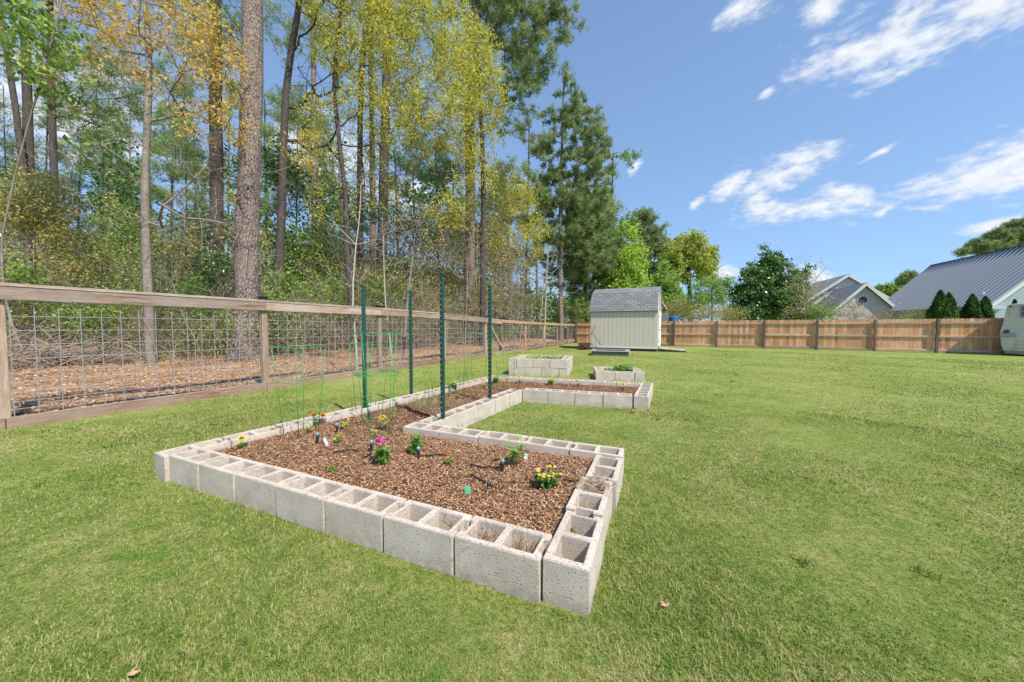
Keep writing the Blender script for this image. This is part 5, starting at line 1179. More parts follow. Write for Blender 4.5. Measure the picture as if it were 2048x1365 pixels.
# arborvitae cones: a stem and dense sprays hugging a cone
def cone_tree(px, topy_, wpx, dep, label, seed):
    g = np.random.default_rng(seed); b = P3(px, 660, dep); b[2] = 0; zt = z_at(b[0], b[1], topy_); r0 = wpx/2*dep/F
    root = empty('arborvitae', tuple(b)); tag(root, label, 'arborvitae', 'cone shaped evergreens at the back fence')
    V, Q = smooth_tube([(0, 0, 0), (0, 0, zt*.5), (0, 0, zt*.95)], [.06, .04, .01], 8, 0, g); link('trunk', mesh_np('trunk', V, Q, None, DB, np.zeros(len(V)), smooth=True), root)
    n = 9000; f = g.random(n)**0.75; z = 0.15+(zt-0.15)*f; an = g.random(n)*2*np.pi
    lump = 1+0.14*np.sin(an*3+z*3.1)+0.10*np.sin(an*5-z*5.3)+0.05*g.normal(size=n)
    rad = r0*np.minimum(1, (1-f)**0.72*1.25)*lump*(0.72+.28*g.random(n))
    P = np.stack([rad*np.cos(an), rad*np.sin(an), z], 1)
    V, Q_, a = leaves(P, .11, .5, 0, -.55, g, np.clip(g.random(n)*.7+.3*(lump-.8), 0, 1)); link('crown', mesh_np('crown', V, Q_, None, MAT['thuja'], a), root)
cone_tree(1877, 581, 44, 21.5, 'taller left cone of the double arborvitae at the back fence', 50)
cone_tree(1894, 586, 42, 22.2, 'right cone of the double arborvitae at the back fence', 51)
cone_tree(1941, 589, 42, 21.8, 'narrow arborvitae, left one of the two beside the house gable', 52)
cone_tree(1967, 593, 38, 22.0, 'narrow arborvitae nearest the house gable and camper', 53)
cone_tree(2026, 600, 22, 20.5, 'small arborvitae top showing behind the camper roof', 54)

# ---- saplings by the fence
tree('sapling', 'pale crooked sapling in front of the wire fence by the leftmost green post', 'sapling', [(716, 760), (712, 690), (706, 620), (706, 560), (712, 490), (720, 430), (722, 370)], 7.45, .024, .008,
     [], 'leaf', 0, LG, WB, bare=[(735, 400, 50, 50), (690, 450, 50, 40), (760, 480, 50, 40), (700, 560, 25, 40), (740, 340, 40, 30)], n_bare=34, seed=60, r_tip=.0035, riser=1.2, arc=-.02, tw_len=.2, start=.3)
tree('sapling', 'thin pale sapling between the two leftmost green posts, behind the fence', 'sapling', [(785, 742), (778, 660), (770, 600), (768, 540), (767, 470)], 8.6, .018, .008,
     [], 'leaf', 0, LG, WB, bare=[(770, 470, 40, 50), (790, 540, 30, 30)], n_bare=16, seed=61, r_tip=.003, riser=1.2, tw_len=.2, start=.3)
tree('sapling', 'spreading small tree with long horizontal limbs behind the tallest green post', 'small tree', [(806, 735), (810, 660), (815, 600), (822, 540), (830, 470)], 9.6, .045, .018,
     [(860, 450, 50, 40), (800, 420, 50, 40)], 'leaf', 26, MAT['oakgold'], GB, bare=[(880, 530, 60, 14), (760, 520, 60, 14), (840, 420, 60, 50), (830, 480, 60, 40), (790, 450, 40, 40)], n_bare=70, seed=62, r_tip=.0038, riser=.6, tw_len=.25, start=.4, leafL=.06, per=3)
tree('sapling', 'white stemmed sapling with drooping bare limbs before the tall slender pine', 'sapling', [(1089, 690), (1090, 640), (1092, 590), (1094, 540), (1097, 500)], 20.5, .05, .02,
     [], 'leaf', 0, LG, WB, bare=[(1120, 560, 45, 18), (1110, 590, 45, 14), (1085, 560, 25, 25), (1120, 520, 30, 20), (1060, 530, 35, 14)], n_bare=40, seed=63, r_tip=.010, riser=.8, arc=.12, start=.2)
tree('sapling', 'second white stemmed sapling, leaning, just left of the first one', 'sapling', [(1075, 690), (1080, 640), (1086, 590), (1092, 545)], 20.9, .045, .02,
     [], 'leaf', 0, LG, WB, bare=[(1070, 560, 30, 20), (1100, 520, 30, 25)], n_bare=16, seed=64, r_tip=.009, riser=.8, arc=.12, start=.2)

# ---- understorey shrubs, thickets and filler trunks, each a thing of its own
SH = [  # px, py(centre), rx, ry, depth, leaf material, leaf size, targets, per, label
 (70, 430, 80, 80, 9.0, LO, .06, 120, 9, 'olive green leafy shrub mass rising at the far left over the fence'),
 (150, 520, 70, 60, 9.2, LO, .055, 90, 8, 'reddish olive thicket right of the far left shrub'),
 (30, 590, 70, 60, 8.4, LG, .055, 90, 9, 'dark leafy bush behind the first wire panel, far left'),
 (150, 640, 60, 40, 8.9, LG, .05, 80, 9, 'bright green bush behind the first wire panel left of the grey oak'),
 (235, 625, 45, 45, 9.6, LL, .05, 60, 8, 'yellow green bush touching the left side of the grey oak'),
 (380, 610, 50, 50, 11, LG, .06, 80, 9, 'green bush between the grey oak and the huge pine'),
 (420, 660, 45, 35, 10.8, LG, .055, 60, 8, 'low green bush left of the huge pine foot'),
 (440, 560, 40, 50, 12.5, LD, .09, 50, 9, 'dark evergreen bush in front of the thick shaded trunk'),
 (575, 600, 45, 55, 12, LG, .07, 90, 9, 'green bush right of the huge pine above the rail'),
 (545, 650, 40, 40, 10.5, LD, .08, 50, 8, 'dark bush just right of the huge pine foot'),
 (620, 520, 55, 70, 14.5, LG, .09, 110, 9, 'tall green understorey tree left of the wavy slender trunk'),
 (560, 340, 40, 50, 15, LD, .11, 60, 8, 'dark green leafy tree top beside the huge pine at mid height'),
 (670, 610, 45, 50, 12.8, LG, .06, 80, 8, 'green bush behind the leftmost green post'),
 (745, 610, 45, 50, 14.0, LG, .07, 80, 8, 'green bush between the two leftmost green posts'),
 (800, 570, 55, 60, 18, LG, .10, 90, 9, 'light green shrub seen behind the second green post'),
 (860, 610, 50, 40, 16, LO, .07, 70, 6, 'olive shrub left of the tallest green post'),
 (1020, 560, 55, 60, 21, LO, .09, 90, 5, 'brownish olive thicket left of the white stemmed saplings'),
 (960, 610, 50, 40, 17.5, LO, .07, 70, 5, 'brown twiggy thicket between tallest and rightmost green posts'),
 (900, 560, 50, 60, 19, LO, .09, 80, 5, 'tangled twiggy thicket behind the tallest green post'),
 (1060, 620, 50, 40, 22, LG, .08, 60, 6, 'green brown bush behind the newer wire panels'),
 (1140, 625, 40, 30, 26.5, ND2, .10, 60, 8, 'bright bush at the fence corner left of the shed'),
 (260, 470, 60, 60, 14, LG, .08, 80, 7, 'light green understorey behind the grey oak at mid height'),
 (350, 500, 60, 50, 15, LO, .07, 70, 6, 'pale twiggy understorey between grey oak and thick shaded trunk'),
 (220, 540, 50, 50, 13, LG, .07, 70, 7, 'shaded green bush left behind the grey oak'),
 (1405, 630, 46, 12, 22, LO, .07, 90, 6, 'brownish hedge along the back fence left of the magnolia'),
 (1462, 630, 34, 14, 23, LO, .07, 60, 6, 'brownish hedge along the back fence touching the magnolia'),
 (1640, 628, 30, 14, 22.5, LG, .08, 60, 6, 'low green bush right of the crape myrtle foot'),
 (1350, 620, 34, 22, 22.5, LO, .07, 80, 6, 'brownish hedge end nearest the shed over the back fence'),
]
for k, (px, py, rx, ry, dep, lm, ls_, nt_, per, lb) in enumerate(SH):
    needle = lm in (ND2,)
    tree('shrub' if dep < 30 else 'tree', lb, 'shrub', [(px, 700), (px+random.uniform(-6, 6), py+ry*.6), (px+random.uniform(-8, 8), py-ry*.2)], dep, .035, .012,
         [(px, py, rx, ry), (px+rx*.3, py-ry*.3, rx*.6, ry*.6), (px-rx*.4, py+ry*.2, rx*.6, ry*.7)], 'pine' if needle else 'leaf', nt_, lm, TB, leafL=ls_*1.15 if not needle else .25, per=per, spread=.3*(dep/12)**.7, seed=200+k,
         bare=[(px, py+ry*.2, rx*1.25, ry*.9)], n_bare=int(nt_*.35), r_tip=.0032*max(1, dep/11), tw_len=.35, arc=-.05, riser=1.0, asp=.55, wd=.03)
# bare thickets of rods (things one can see as separate clumps)
TH = [(330, 640, 60, 60, 10.8), (600, 640, 60, 70, 10.5), (655, 655, 45, 60, 10.2), (890, 640, 60, 60, 13.5), (840, 480, 80, 70, 16), (930, 520, 70, 70, 17), (1000, 620, 60, 60, 18.5), (1040, 560, 60, 70, 20), (700, 520, 60, 70, 15),
      (470, 560, 60, 60, 13), (200, 600, 60, 60, 10), (60, 660, 60, 50, 8.6), (780, 650, 50, 50, 12), (300, 560, 70, 70, 12), (520, 560, 50, 90, 12.2), (400, 440, 80, 60, 13.5), (1000, 500, 60, 50, 22), (950, 440, 60, 50, 21)]
THL = ['between grey oak and huge pine', 'right of the huge pine', 'left of the wavy slender trunk', 'left of the tallest green post', 'above the second green post', 'around the tall pale pine', 'right of the rightmost green post', 'left of the white saplings, higher up', 'around the wavy slender trunk, higher up',
       'left edge of the huge pine, higher up', 'left of the grey oak, lower', 'behind the first wire panel at far left', 'between second post and tallest post', 'behind the grey oak, higher up', 'right edge of the huge pine, higher up', 'over the thick shaded trunk', 'below the golden yellow tree', 'below the yellow leaved tree']
for k, (px, py, rx, ry, dep) in enumerate(TH):
    tree('thicket', 'bare tangled grey brown thicket '+THL[k], 'thicket', [(px, 705), (px+5, py+ry*.5), (px+random.uniform(-12, 12), py-ry*.6)], dep, .022*(dep/11), .009,
         [(px, py-ry*.3, rx, ry*.6)], 'leaf', 14, MAT['budred'] if px > 780 else LG, TB, bare=[(px, py, rx, ry), (px+rx*.5, py+ry*.3, rx*.6, ry*.7), (px-rx*.5, py+ry*.2, rx*.6, ry*.8)], n_bare=110, seed=300+k, r_tip=.003*max(1, dep/9),
         tw_len=.5*(dep/12), twigs=3, leafL=.06*(dep/13), per=3, riser=.5, arc=.02, wiggle=.14, spread=.3)
# straight trunks deeper in the wood
FT = [(20, 17, .08), (85, 21, .12), (150, 24, .16), (203, 20, .09), (257, 22, .11), (340, 26, .16), (378, 19, .08), (400, 28, .18), (455, 22, .11), (535, 25, .16), (590, 21, .09), (655, 28, .18), (683, 23, .10), (800, 26, .15), (835, 30, .17), (880, 25, .11), (905, 31, .18),
      (990, 28, .14), (1010, 33, .17), (1050, 31, .15), (1075, 35, .17), (1150, 34, .17), (1190, 35, .17), (1215, 37, .19), (-60, 15, .2), (-150, 18, .2), (232, 30, .17), (310, 33, .2)]
near = [(64, 'broad left pine'), (113, 'third dark left trunk'), (303, 'slim grey oak'), (434, 'thick shaded trunk'), (493, 'huge pine'), (552, 'crooked dark oak'), (630, 'thin straight pine'), (704, 'wavy slender trunk'), (766, 'stout dark pine'), (938, 'tall pale pine'), (1015, 'golden yellow tree'), (1089, 'white stemmed sapling'), (1122, 'tall open pine')]
FTL = []; seen = {}
for k, (px, dep, r0) in enumerate(FT):
    a = [n for n in near if n[0] <= px]; b = [n for n in near if n[0] > px]; dd = 'far back' if dep >= 25 else 'mid distance'; kind_ = 'hardwood' if k % 5 == 3 else 'pine'
    lb = f"slender {kind_} trunk {dd}, between {a[-1][1]} and {b[0][1]}" if a and b else (f"slender {kind_} trunk {dd}, left of {b[0][1]}" if b else f"slender {kind_} trunk {dd}, right of {a[-1][1]}")
    seen.setdefault(lb, []).append(k); FTL.append(lb)
for lb, ks in seen.items():
    if len(ks) > 1:
        ks = sorted(ks, key=lambda q_: FT[q_][0])
        for n_, q_ in enumerate(ks): FTL[q_] = lb.replace('slender ', ('leftmost ', 'next ', 'third ', 'fourth ')[n_] if n_ < len(ks)-1 or len(ks) > 2 and n_ < 3 and n_ < len(ks)-1 else 'rightmost ')
for k, (px, dep, r0) in enumerate(FT):
    g = np.random.default_rng(900+k); hgt = g.uniform(12, 19); top = 656-(hgt)/dep*F; lean = g.uniform(-15, 15)
    pine = k % 5 != 3
    z_ = lambda f: 656-(hgt*f)/dep*F
    cr = [(px+lean+g.uniform(-30, 30), z_(f)+g.uniform(-5, 5), (95-40*f)*14/dep, 42*14/dep) for f in (.52, .62, .74, .86, .97)]
    b0 = P3(px, 700, dep)
    where = 'left of the grey oak' if px < 285 else 'between grey oak and huge pine' if px < 470 else 'between huge pine and the leftmost green post' if px < 725 else 'between leftmost and tallest green posts' if px < 880 else 'between tallest post and white saplings' if px < 1090 else 'by the shed'
    tree('pine_tree' if pine else 'hardwood_tree', FTL[k], 'pine tree' if pine else 'tree', [(px, 700), (px+lean*.2, 560), (px+lean*.6, z_(.6)), (px+lean, z_(1.0))], dep, r0, r0*.35, cr, 'pine' if pine else 'leaf',
         55 if pine else 60, (ND2 if k % 3 == 0 else ND) if pine else (LG if k % 2 else OY), DB if k % 4 else PB, leafL=.2*(dep/15)**.6 if pine else .12*(dep/15)**.6, per=12, spread=.4, wd=.012*dep/13, nn=9, seed=400+k, start=.4, riser=.4, r_tip=.006*dep/13, arc=.04, sides=9,
         group='background trunks '+where)

# ---- woodland mass and undergrowth: too many leaves and stems to count
def cam_d(px, dep):
    d = (_fw[None, :]*F+_r2[None, :]*(px-1024)[:, None])/F
    return CAM[None, :]+d*dep[:, None]
def behind(P, gap): return P[:, 0] < fence_x(np.minimum(P[:, 1], 22.8))-gap+np.maximum(0, P[:, 1]-26)*0.9
def mass(name, label, n, d0, d1, hf, gap, L, mat, seed, px0=-350, px1=1200, thr=-.6, fr=1.0, asp=.55, pw=.9, sh=0.0):
    g = np.random.default_rng(seed); px = g.uniform(px0, px1, n); dep = g.uniform(d0, d1, n); P = cam_d(px, dep)
    P[:, 2] = hf(P, px)*g.random(n)**pw+0.12
    x, y, z = P[:, 0]*fr, P[:, 1]*fr, P[:, 2]*fr
    cl = np.sin(x*.9+np.sin(y*.7+seed)*2)+np.sin(y*.8-z*1.3+seed)+np.sin(z*1.9+x*.5)+.6*np.sin(x*3.1+z*2.7)*np.sin(y*2.9)
    keep = (cl > thr+sh*z) & behind(P, gap); P = P[keep]; m_ = len(P)
    V, Q, A = leaves(P, L, asp, 0, 0, g, np.clip(.38+.15*cl[keep]+g.normal(0, .2, m_), 0, 1))
    tag(link(name, mesh_np(name, V, Q, None, mat, A)), label, name.replace('_', ' '), kind='stuff')
hfar = lambda P, px: (np.where(px < 1000, 8.5, 5.5)+2.2*np.sin(px*0.021)+1.8*np.sin(px*0.047+1)+1.2*np.sin(px*.11))
mass('distant_woodland', 'mass of green woodland far behind the trunks', 90000, 26, 55, hfar, 2, .36, LG, 77, px1=1330)
mass('middle_woodland', 'olive and green foliage mass in the middle of the wood', 130000, 13, 27, lambda P, px: 5.2+1.5*np.sin(px*.03)+1.2*np.sin(px*.08+2), 3.6, .13, LO, 78, fr=1.4, thr=-.1, px1=1120)
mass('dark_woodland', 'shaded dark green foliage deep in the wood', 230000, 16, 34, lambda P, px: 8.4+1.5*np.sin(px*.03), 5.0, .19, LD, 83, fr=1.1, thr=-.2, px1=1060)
mass('bramble', 'brown twiggy bramble and dead leaves beyond the leaf litter', 170000, 8.2, 22, lambda P, px: 1.9+.6*np.sin(px*.04+1)+.4*np.sin(px*.15), 2.5, .05, MAT['bramble'], 85, fr=1.8, thr=-.3, pw=1.1, asp=.4)
mass('undergrowth', 'green undergrowth thicket beyond the leaf litter', 170000, 8.6, 22, lambda P, px: 2.5+.7*np.sin(px*.05)+.5*np.sin(px*.13+2), 2.9, .062, LG, 79, fr=2.0, thr=.1, pw=1.0)
mass('budding_thicket', 'brown budding thicket haze before the far left pines', 110000, 13, 27, lambda P, px: np.clip((px-640)/90, .3, 1)*(5.4+1.2*np.sin(px*.05)+.8*np.sin(px*.12)), 2.6, .06, MAT['budred'], 84, px0=640, px1=1150, fr=1.8, thr=-.9, asp=.4)

def rods(name, label, n, d0, d1, gap, h0, h1, r0, mat, seed, px1=1120):
    g = np.random.default_rng(seed); px = g.uniform(-300, px1, n); dep = g.uniform(d0, d1, n); P = cam_d(px, dep); P[:, 2] = .1; P = P[behind(P, gap)]; n = len(P)
    d = np.stack([g.normal(0, .35, n), g.normal(0, .35, n), np.ones(n)], 1); VV, QQ, off = [], [], 0; cur = P; L = g.uniform(h0, h1, n)*g.random(n)**.5; r_ = r0*g.uniform(.4, 1.2, n); nodes = []
    for s in range(6):
        d = d+g.normal(0, .22, (n, 3)); d /= np.linalg.norm(d, axis=1)[:, None]; nx = cur+d*(L/6)[:, None]; V, Q = frusta(cur, nx, r_*(1-.14*s), r_*(1-.14*(s+1)), 4); VV.append(V); QQ.append(Q+off); off += len(V)
        for q_ in range(2):
            e = d*.5+rand_unit(n, g)*.8; e[:, 2] += .15; e /= np.linalg.norm(e, axis=1)[:, None]; b = nx+e*(L*.22*g.uniform(.4, 1.2, n))[:, None]; V, Q = frusta(nx, b, r_*.4, r_*.18, 3); VV.append(V); QQ.append(Q+off); off += len(V)
        cur = nx
    tag(link(name, mesh_np(name, np.concatenate(VV), np.concatenate(QQ), None, mat, np.zeros(off))), label, 'saplings', kind='stuff')
rods('brushwood', 'countless thin bare grey stems crowding the wood edge', 2100, 8, 26, 2.2, 1.2, 5.5, .008, TB, 81)
rods('tall_brushwood', 'countless taller thin bare stems deeper in the wood', 1100, 12, 30, 3.5, 4, 9, .014, TB, 82)

# ------------------------------------------------------------------ leaf litter, brush, hair-fine stuff
g = np.random.default_rng(5)
n = 60000; yy = -2.5+26*g.random(n)**1.35; cc = 0.05+6*g.random(n)**1.3; xx = fence_x(yy)-cc
P = np.stack([xx, yy], 1); V, Q, a = chips(P, floor_z(xx, yy)+0.004, .025, .065, .010, .030, .55, .03)
tag(link('leaf_litter', mesh_np('leaf_litter', V, Q, None, MAT['dryleaf'], a)), 'orange brown dry leaves covering the ground behind the fence', 'leaf litter', kind='stuff')
# pine straw and fallen twigs on the litter
n = 26000; yy = -2+20*g.random(n)**1.3; cc = 0.1+5*g.random(n); xx = fence_x(yy)-cc; an = g.random(n)*6.28; l = g.uniform(.06, .22, n)
A_ = np.stack([xx, yy, floor_z(xx, yy)+g.uniform(.01, .05, n)], 1); B_ = A_+np.stack([np.cos(an)*l, np.sin(an)*l, g.normal(0, .015, n)], 1)
V, Q = frusta(A_, B_, np.full(n, .0022), np.full(n, .0014), 3)
tag(link('pine_straw', mesh_np('pine_straw', V, Q, None, MAT['straw'], np.repeat(g.random(n), 6))), 'loose pine straw over the leaf litter', 'pine straw', kind='stuff')
def brush_pile(px, py, wd_, ht, n, label, seed, thick=.012, ln=(.6, 1.8)):
    g = np.random.default_rng(seed); c = gp(px, py, 0.1); root_p = np.array([c[0], c[1], float(floor_z(c[0], c[1]))])
    A = root_p+np.stack([g.normal(0, wd_*.45, n), g.normal(0, wd_*.5, n), np.abs(g.normal(0, ht*.4, n))+.03], 1)
    d = rand_unit(n, g); d[:, 2] *= .3; d /= np.linalg.norm(d, axis=1)[:, None]; VV, QQ = [], []; off = 0
    l = g.uniform(*ln, n); r0 = thick*g.uniform(.25, 1.0, n)**1.5; cur = A-d*(l/2)[:, None]
    for s in range(4):
        nd_ = d+g.normal(0, .16, (n, 3)); nd_ /= np.linalg.norm(nd_, axis=1)[:, None]; nxt = cur+nd_*(l/4)[:, None]
        nxt[:, 2] = np.maximum(nxt[:, 2], root_p[2]+.01)
        V, Q = frusta(cur-root_p, nxt-root_p, r0*(1-.2*s), r0*(1-.2*(s+1)), 5); VV.append(V); QQ.append(Q+off); off += len(V); cur = nxt; d = nd_
    o = link('brush_pile', mesh_np('brush_pile', np.concatenate(VV), np.concatenate(QQ), None, TB, np.zeros(off), smooth=True), loc=tuple(root_p)); return tag(o, label, 'brush pile', kind='stuff')
brush_pile(60, 752, 1.1, .6, 190, 'grey heap of cut branches behind the first wire panel, far left', 1, .017)
brush_pile(195, 740, .9, .45, 170, 'pile of pale curved sticks left of the grey oak foot', 2, .019)
brush_pile(390, 715, .9, .55, 90, 'tangle of fallen sticks between grey oak and huge pine', 3)
brush_pile(620, 700, 1.0, .6, 150, 'tangle of leaning sticks right of the huge pine', 4, .014)
brush_pile(860, 700, 1.3, .7, 90, 'low brush heap behind the tallest green post', 5, .014)

# dry straw lying in the open cells of some front blocks
def nest(px, py, label, n, seed, rad=.055, z=None, green=0, ln=(.05, .14), mat='straw', zsp=.02, rr=.0011):
    g = np.random.default_rng(seed); c = gp(px, py, H); z = H-.07 if z is None else z
    A = np.array([c[0], c[1], z])+np.stack([g.uniform(-rad, rad, n), g.uniform(-rad, rad, n)*.9, g.uniform(-zsp, zsp, n)], 1); d = rand_unit(n, g); d[:, 2] *= .55; d /= np.linalg.norm(d, axis=1)[:, None]
    B = A+d*g.uniform(*ln, n)[:, None]
    # keep stalks inside the cell until they rise above the block
    lowm = B[:, 2] < H; lim = rad+.012
    B[lowm, 0] = np.clip(B[lowm, 0], c[0]-lim, c[0]+lim); B[lowm, 1] = np.clip(B[lowm, 1], c[1]-lim, c[1]+lim)
    M_ = (A+B)/2+g.normal(0, .008, (n, 3))
    V1, Q1 = frusta(A, M_, np.full(n, rr), np.full(n, rr), 3); V2, Q2 = frusta(M_, B, np.full(n, rr), np.full(n, rr*.6), 3)
    return tag(link('straw', mesh_np('straw', np.concatenate([V1, V2]), np.concatenate([Q1, Q2+len(V1)]), None, MAT[mat], np.tile(np.repeat(g.random(n), 6), 2))), label, 'straw', kind='stuff')
nest(1047, 1083, 'pine straw filling the right cell of the front block', 289, 11)
nest(978, 1060, 'dead twigs and straw in the left cell of the front block', 136, 12)
nest(906, 1040, 'thin dry stalks standing in an open block cell', 40, 13)
nest(1187, 972, 'grey dead vine stalks over the second side block', 160, 14, rad=.09, z=H+.006, mat='straw', zsp=.01, ln=(.05, .13))
nest(1178, 1002, 'grey dead vine stalks hanging into a side block cell', 60, 15)
nest(1160, 1058, 'few straws in the near side block cell', 10, 16)

# ------------------------------------------------------------------ garden plants
def plant(name, label, cat, px, py, kind, hpx, wpx, group=None, seed=0, zb_=None, lm='plantgreen'):
    g = np.random.default_rng(seed+700); zb2 = MZ+0.008 if zb_ is None else zb_; b = gp(px, py, zb2); dep = depth_of(b); h = 1.2*hpx*dep/F; wd_ = wpx*dep/F/2
    root = empty(name, tuple(b), g.uniform(0, 6)); tag(root, label, cat, group)
    if kind in ('seedling', 'pepper', 'bush'):
        nst = {'seedling': 3, 'pepper': 4, 'bush': 14}[kind]; q = MB(); tips = []
        for k in range(nst):
            a = g.uniform(0, 6.28); rr = wd_*g.uniform(.15, .75) if nst > 1 else 0; zt = h*g.uniform(.6, .95)
            q.tube([(rr*.2*math.cos(a), rr*.2*math.sin(a), -.01), (rr*.5*math.cos(a), rr*.5*math.sin(a), zt*.5), (rr*math.cos(a), rr*math.sin(a), zt)], [.003, .0025, .0015], 5); tips.append((rr*math.cos(a), rr*math.sin(a), zt))
        q.build('stem', MAT[lm], root, smooth=True)
        L = {'seedling': .038, 'pepper': .085, 'bush': .042}[kind]; per = {'seedling': 9, 'pepper': 6, 'bush': 16}[kind]
        T = np.array(tips); f = g.random((len(T)*per)); base = np.repeat(T, per, 0)*np.stack([f*.3+.7, f*.3+.7, .25+.75*f], 1)
        d = rand_unit(len(base), g); d[:, 2] = d[:, 2]*.4+.1; c = base+d*L*.6
        V, Q_, a = folded_leaves(c, d, L*g.uniform(.6, 1.15, len(c)), .5, g); link('leaves', mesh_np('leaves', V, Q_, None, MAT[lm], a), root); return root, T, h, wd_
    if kind == 'flower': return root, None, h, wd_
def folded_leaves(P, d, L, asp, g):
    """leaf of two half blades folded at a midrib, tip drooping"""
    n = len(P); d = d/np.linalg.norm(d, axis=1)[:, None]; s = np.cross(d, np.array([0, 0, 1.0])+g.normal(0, .25, (n, 3))); s /= np.linalg.norm(s, axis=1)[:, None]+1e-9; u = np.cross(s, d)
    L = L[:, None]; a = P-d*L*.5; m1 = P; t_ = P+d*L*.5-u*L*.12; lft = P+s*L*asp*.5+u*L*.08-d*L*.05; rgt = P-s*L*asp*.5+u*L*.08-d*L*.05
    V = np.stack([a, m1-u*L*.03, t_, lft, rgt], 1).reshape(-1, 3); b = (np.arange(n)*5)[:, None]
    Q = np.concatenate([b+np.array([[0, 1, 2, 3]]), b+np.array([[0, 4, 2, 1]])]); return V, Q, np.repeat(g.random(n), 5)
def bloom(root, mat, c, r_, seed, layers=3, petals=9, name='flower'):
    g = np.random.default_rng(seed); V, Qs = [], []
    for l in range(layers):
        rr = r_*(1-.28*l); zz = c[2]+l*r_*.22
        for k in range(petals):
            a = 2*math.pi*(k+.5*l)/petals+g.uniform(-.15, .15); ca, sa = math.cos(a), math.sin(a); w_ = rr*.42; o = len(V); up = rr*(.12+.25*l)+g.uniform(-.1, .2)*rr
            V += [(c[0], c[1], zz), (c[0]+ca*rr*.6-sa*w_, c[1]+sa*rr*.6+ca*w_, zz+up*.6), (c[0]+ca*rr, c[1]+sa*rr, zz+up*.5), (c[0]+ca*rr*.6+sa*w_, c[1]+sa*rr*.6-ca*w_, zz+up*.6)]; Qs.append((o, o+1, o+2, o+3))
    link(name, mesh_np(name, V, Qs, None, mat, np.zeros(len(V))), root)
def marigold(px, py, mat, label, hpx=22, wpx=22, n=1, seed=0, lm='plantgreen', fr=1.0):
    root, T, h, w_ = plant('marigold', label, 'flower', px, py, 'seedling', hpx*.7, wpx*1.1, 'yellow and orange flowers in the mulch', seed, lm=lm)
    g = np.random.default_rng(seed+5); q = MB(); hs = []
    for k in range(n):
        x = (k-(n-1)/2)*w_*1.6; hs.append((x, g.uniform(-.01, .01), h*1.25+g.uniform(0, .01))); q.tube([(0, 0, 0), (x*.6, 0, h*.6), hs[-1]], .0018, 5)
    q.build('flower_stem', MAT['plantgreen'], root)
    for k, c in enumerate(hs): bloom(root, MAT[mat], c, max(.026, w_*.85)*fr, seed+k, 4, 11)
def pansy(px, py, label, hpx, wpx, seed, nf=10, purple=True):
    root, T, h, w_ = plant('pansy', label, 'flower', px, py, 'bush', hpx*.8, wpx, 'pansies in the mulch bed' , seed)
    g = np.random.default_rng(seed+9)
    for k in range(nf):
        a = g.uniform(0, 6.28); rr = w_*math.sqrt(g.uniform(0, 1)); m_ = 'petalyellow' if (k % 2 or not purple) else 'petalpurple'
        bloom(root, MAT[m_], (rr*math.cos(a), rr*math.sin(a), h*g.uniform(.65, 1.1)), .0135 if wpx > 40 else .017, seed+k*3, 2, 5)
marigold(484, 896, 'petalyellow', 'single bright yellow marigold near the left end of the front row', 16, 19, 1, 1)
marigold(637, 852, 'petalorange', 'pair of orange marigolds by the nearest wire cage', 18, 18, 2, 2)
marigold(765, 862, 'petalyellow', 'yellow marigold right of the left green post', 22, 20, 1, 3)
marigold(897, 931, 'petalorange', 'small orange marigold at the centre of the near bed', 14, 18, 1, 4, lm='plantgreen', fr=.55)
marigold(1008, 782, 'petalorange', 'orange flower just right of the rightmost green post', 16, 10, 1, 5)
marigold(1039, 768, 'petalyellow', 'yellow flower, leftmost in the far mulch arm', 12, 11, 1, 6)
marigold(1155, 774, 'petalyellow', 'yellow flower at the middle of the far mulch arm', 10, 10, 1, 7)
marigold(1247, 781, 'petalyellow', 'yellow flower, rightmost in the far mulch arm', 10, 12, 1, 8)
pansy(1094, 975, 'large clump of yellow and purple pansies at the right of the near bed', 32, 62, 20, 44)
pansy(906, 781, 'yellow pansy clump just right of the tallest green post', 18, 26, 21, 8, False)
pansy(992, 768, 'yellow pansy clump behind the rightmost green post', 16, 20, 22, 7, False)
pansy(1101, 770, 'yellow pansy clump left of centre in the far mulch arm', 12, 20, 23, 7, False)
root, T, h, w_ = plant('dianthus', 'leafy plant topped with magenta pink flowers in the near bed', 'flower', 765, 931, 'bush', 36, 40, None, 31)
for k in range(9): bloom(root, MAT['petalpink'], (random.uniform(-.55, .75)*w_, random.uniform(-.5, .5)*w_, h*random.uniform(1.05, 1.25)), .02, 60+k, 2, 6)
plant('pepper_plant', 'upright green leafy seedling at the centre of the near bed', 'garden plant', 832, 908, 'bush', 34, 22, None, 32)
plant('pepper_plant', 'tall pepper plant with broad leaves near the back block row', 'garden plant', 1031, 933, 'pepper', 50, 34, None, 33)
plant('seedling', 'pale green seedling between cages, left of the yellow marigold', 'seedling', 691, 859, 'seedling', 20, 20, 'seedlings in the mulch', 34, lm='plantlime')
plant('seedling', 'yellow green seedling in front of the pale green seedling', 'seedling', 676, 888, 'seedling', 17, 15, 'seedlings in the mulch', 35, lm='plantlime')
plant('seedling', 'small yellow green seedling inside the nearest wire cage', 'seedling', 617, 866, 'seedling', 14, 16, 'seedlings in the mulch', 36, lm='plantlime')
plant('seedling', 'thin seedling inside the cage behind the pink flowers', 'seedling', 752, 876, 'seedling', 14, 14, 'seedlings in the mulch', 37, lm='plantlime')
plant('seedling', 'tiny weed seedling near the front row of blocks', 'seedling', 664, 944, 'seedling', 6, 10, 'seedlings in the mulch', 38, lm='plantgreen')
plant('seedling', 'lime green seedling right of the tallest green post', 'seedling', 919, 797, 'seedling', 15, 16, 'seedlings in the mulch', 39, lm='plantlime')
plant('seedling', 'lime green seedling left of the rightmost green post', 'seedling', 967, 777, 'seedling', 13, 15, 'seedlings in the mulch', 40, lm='plantlime')
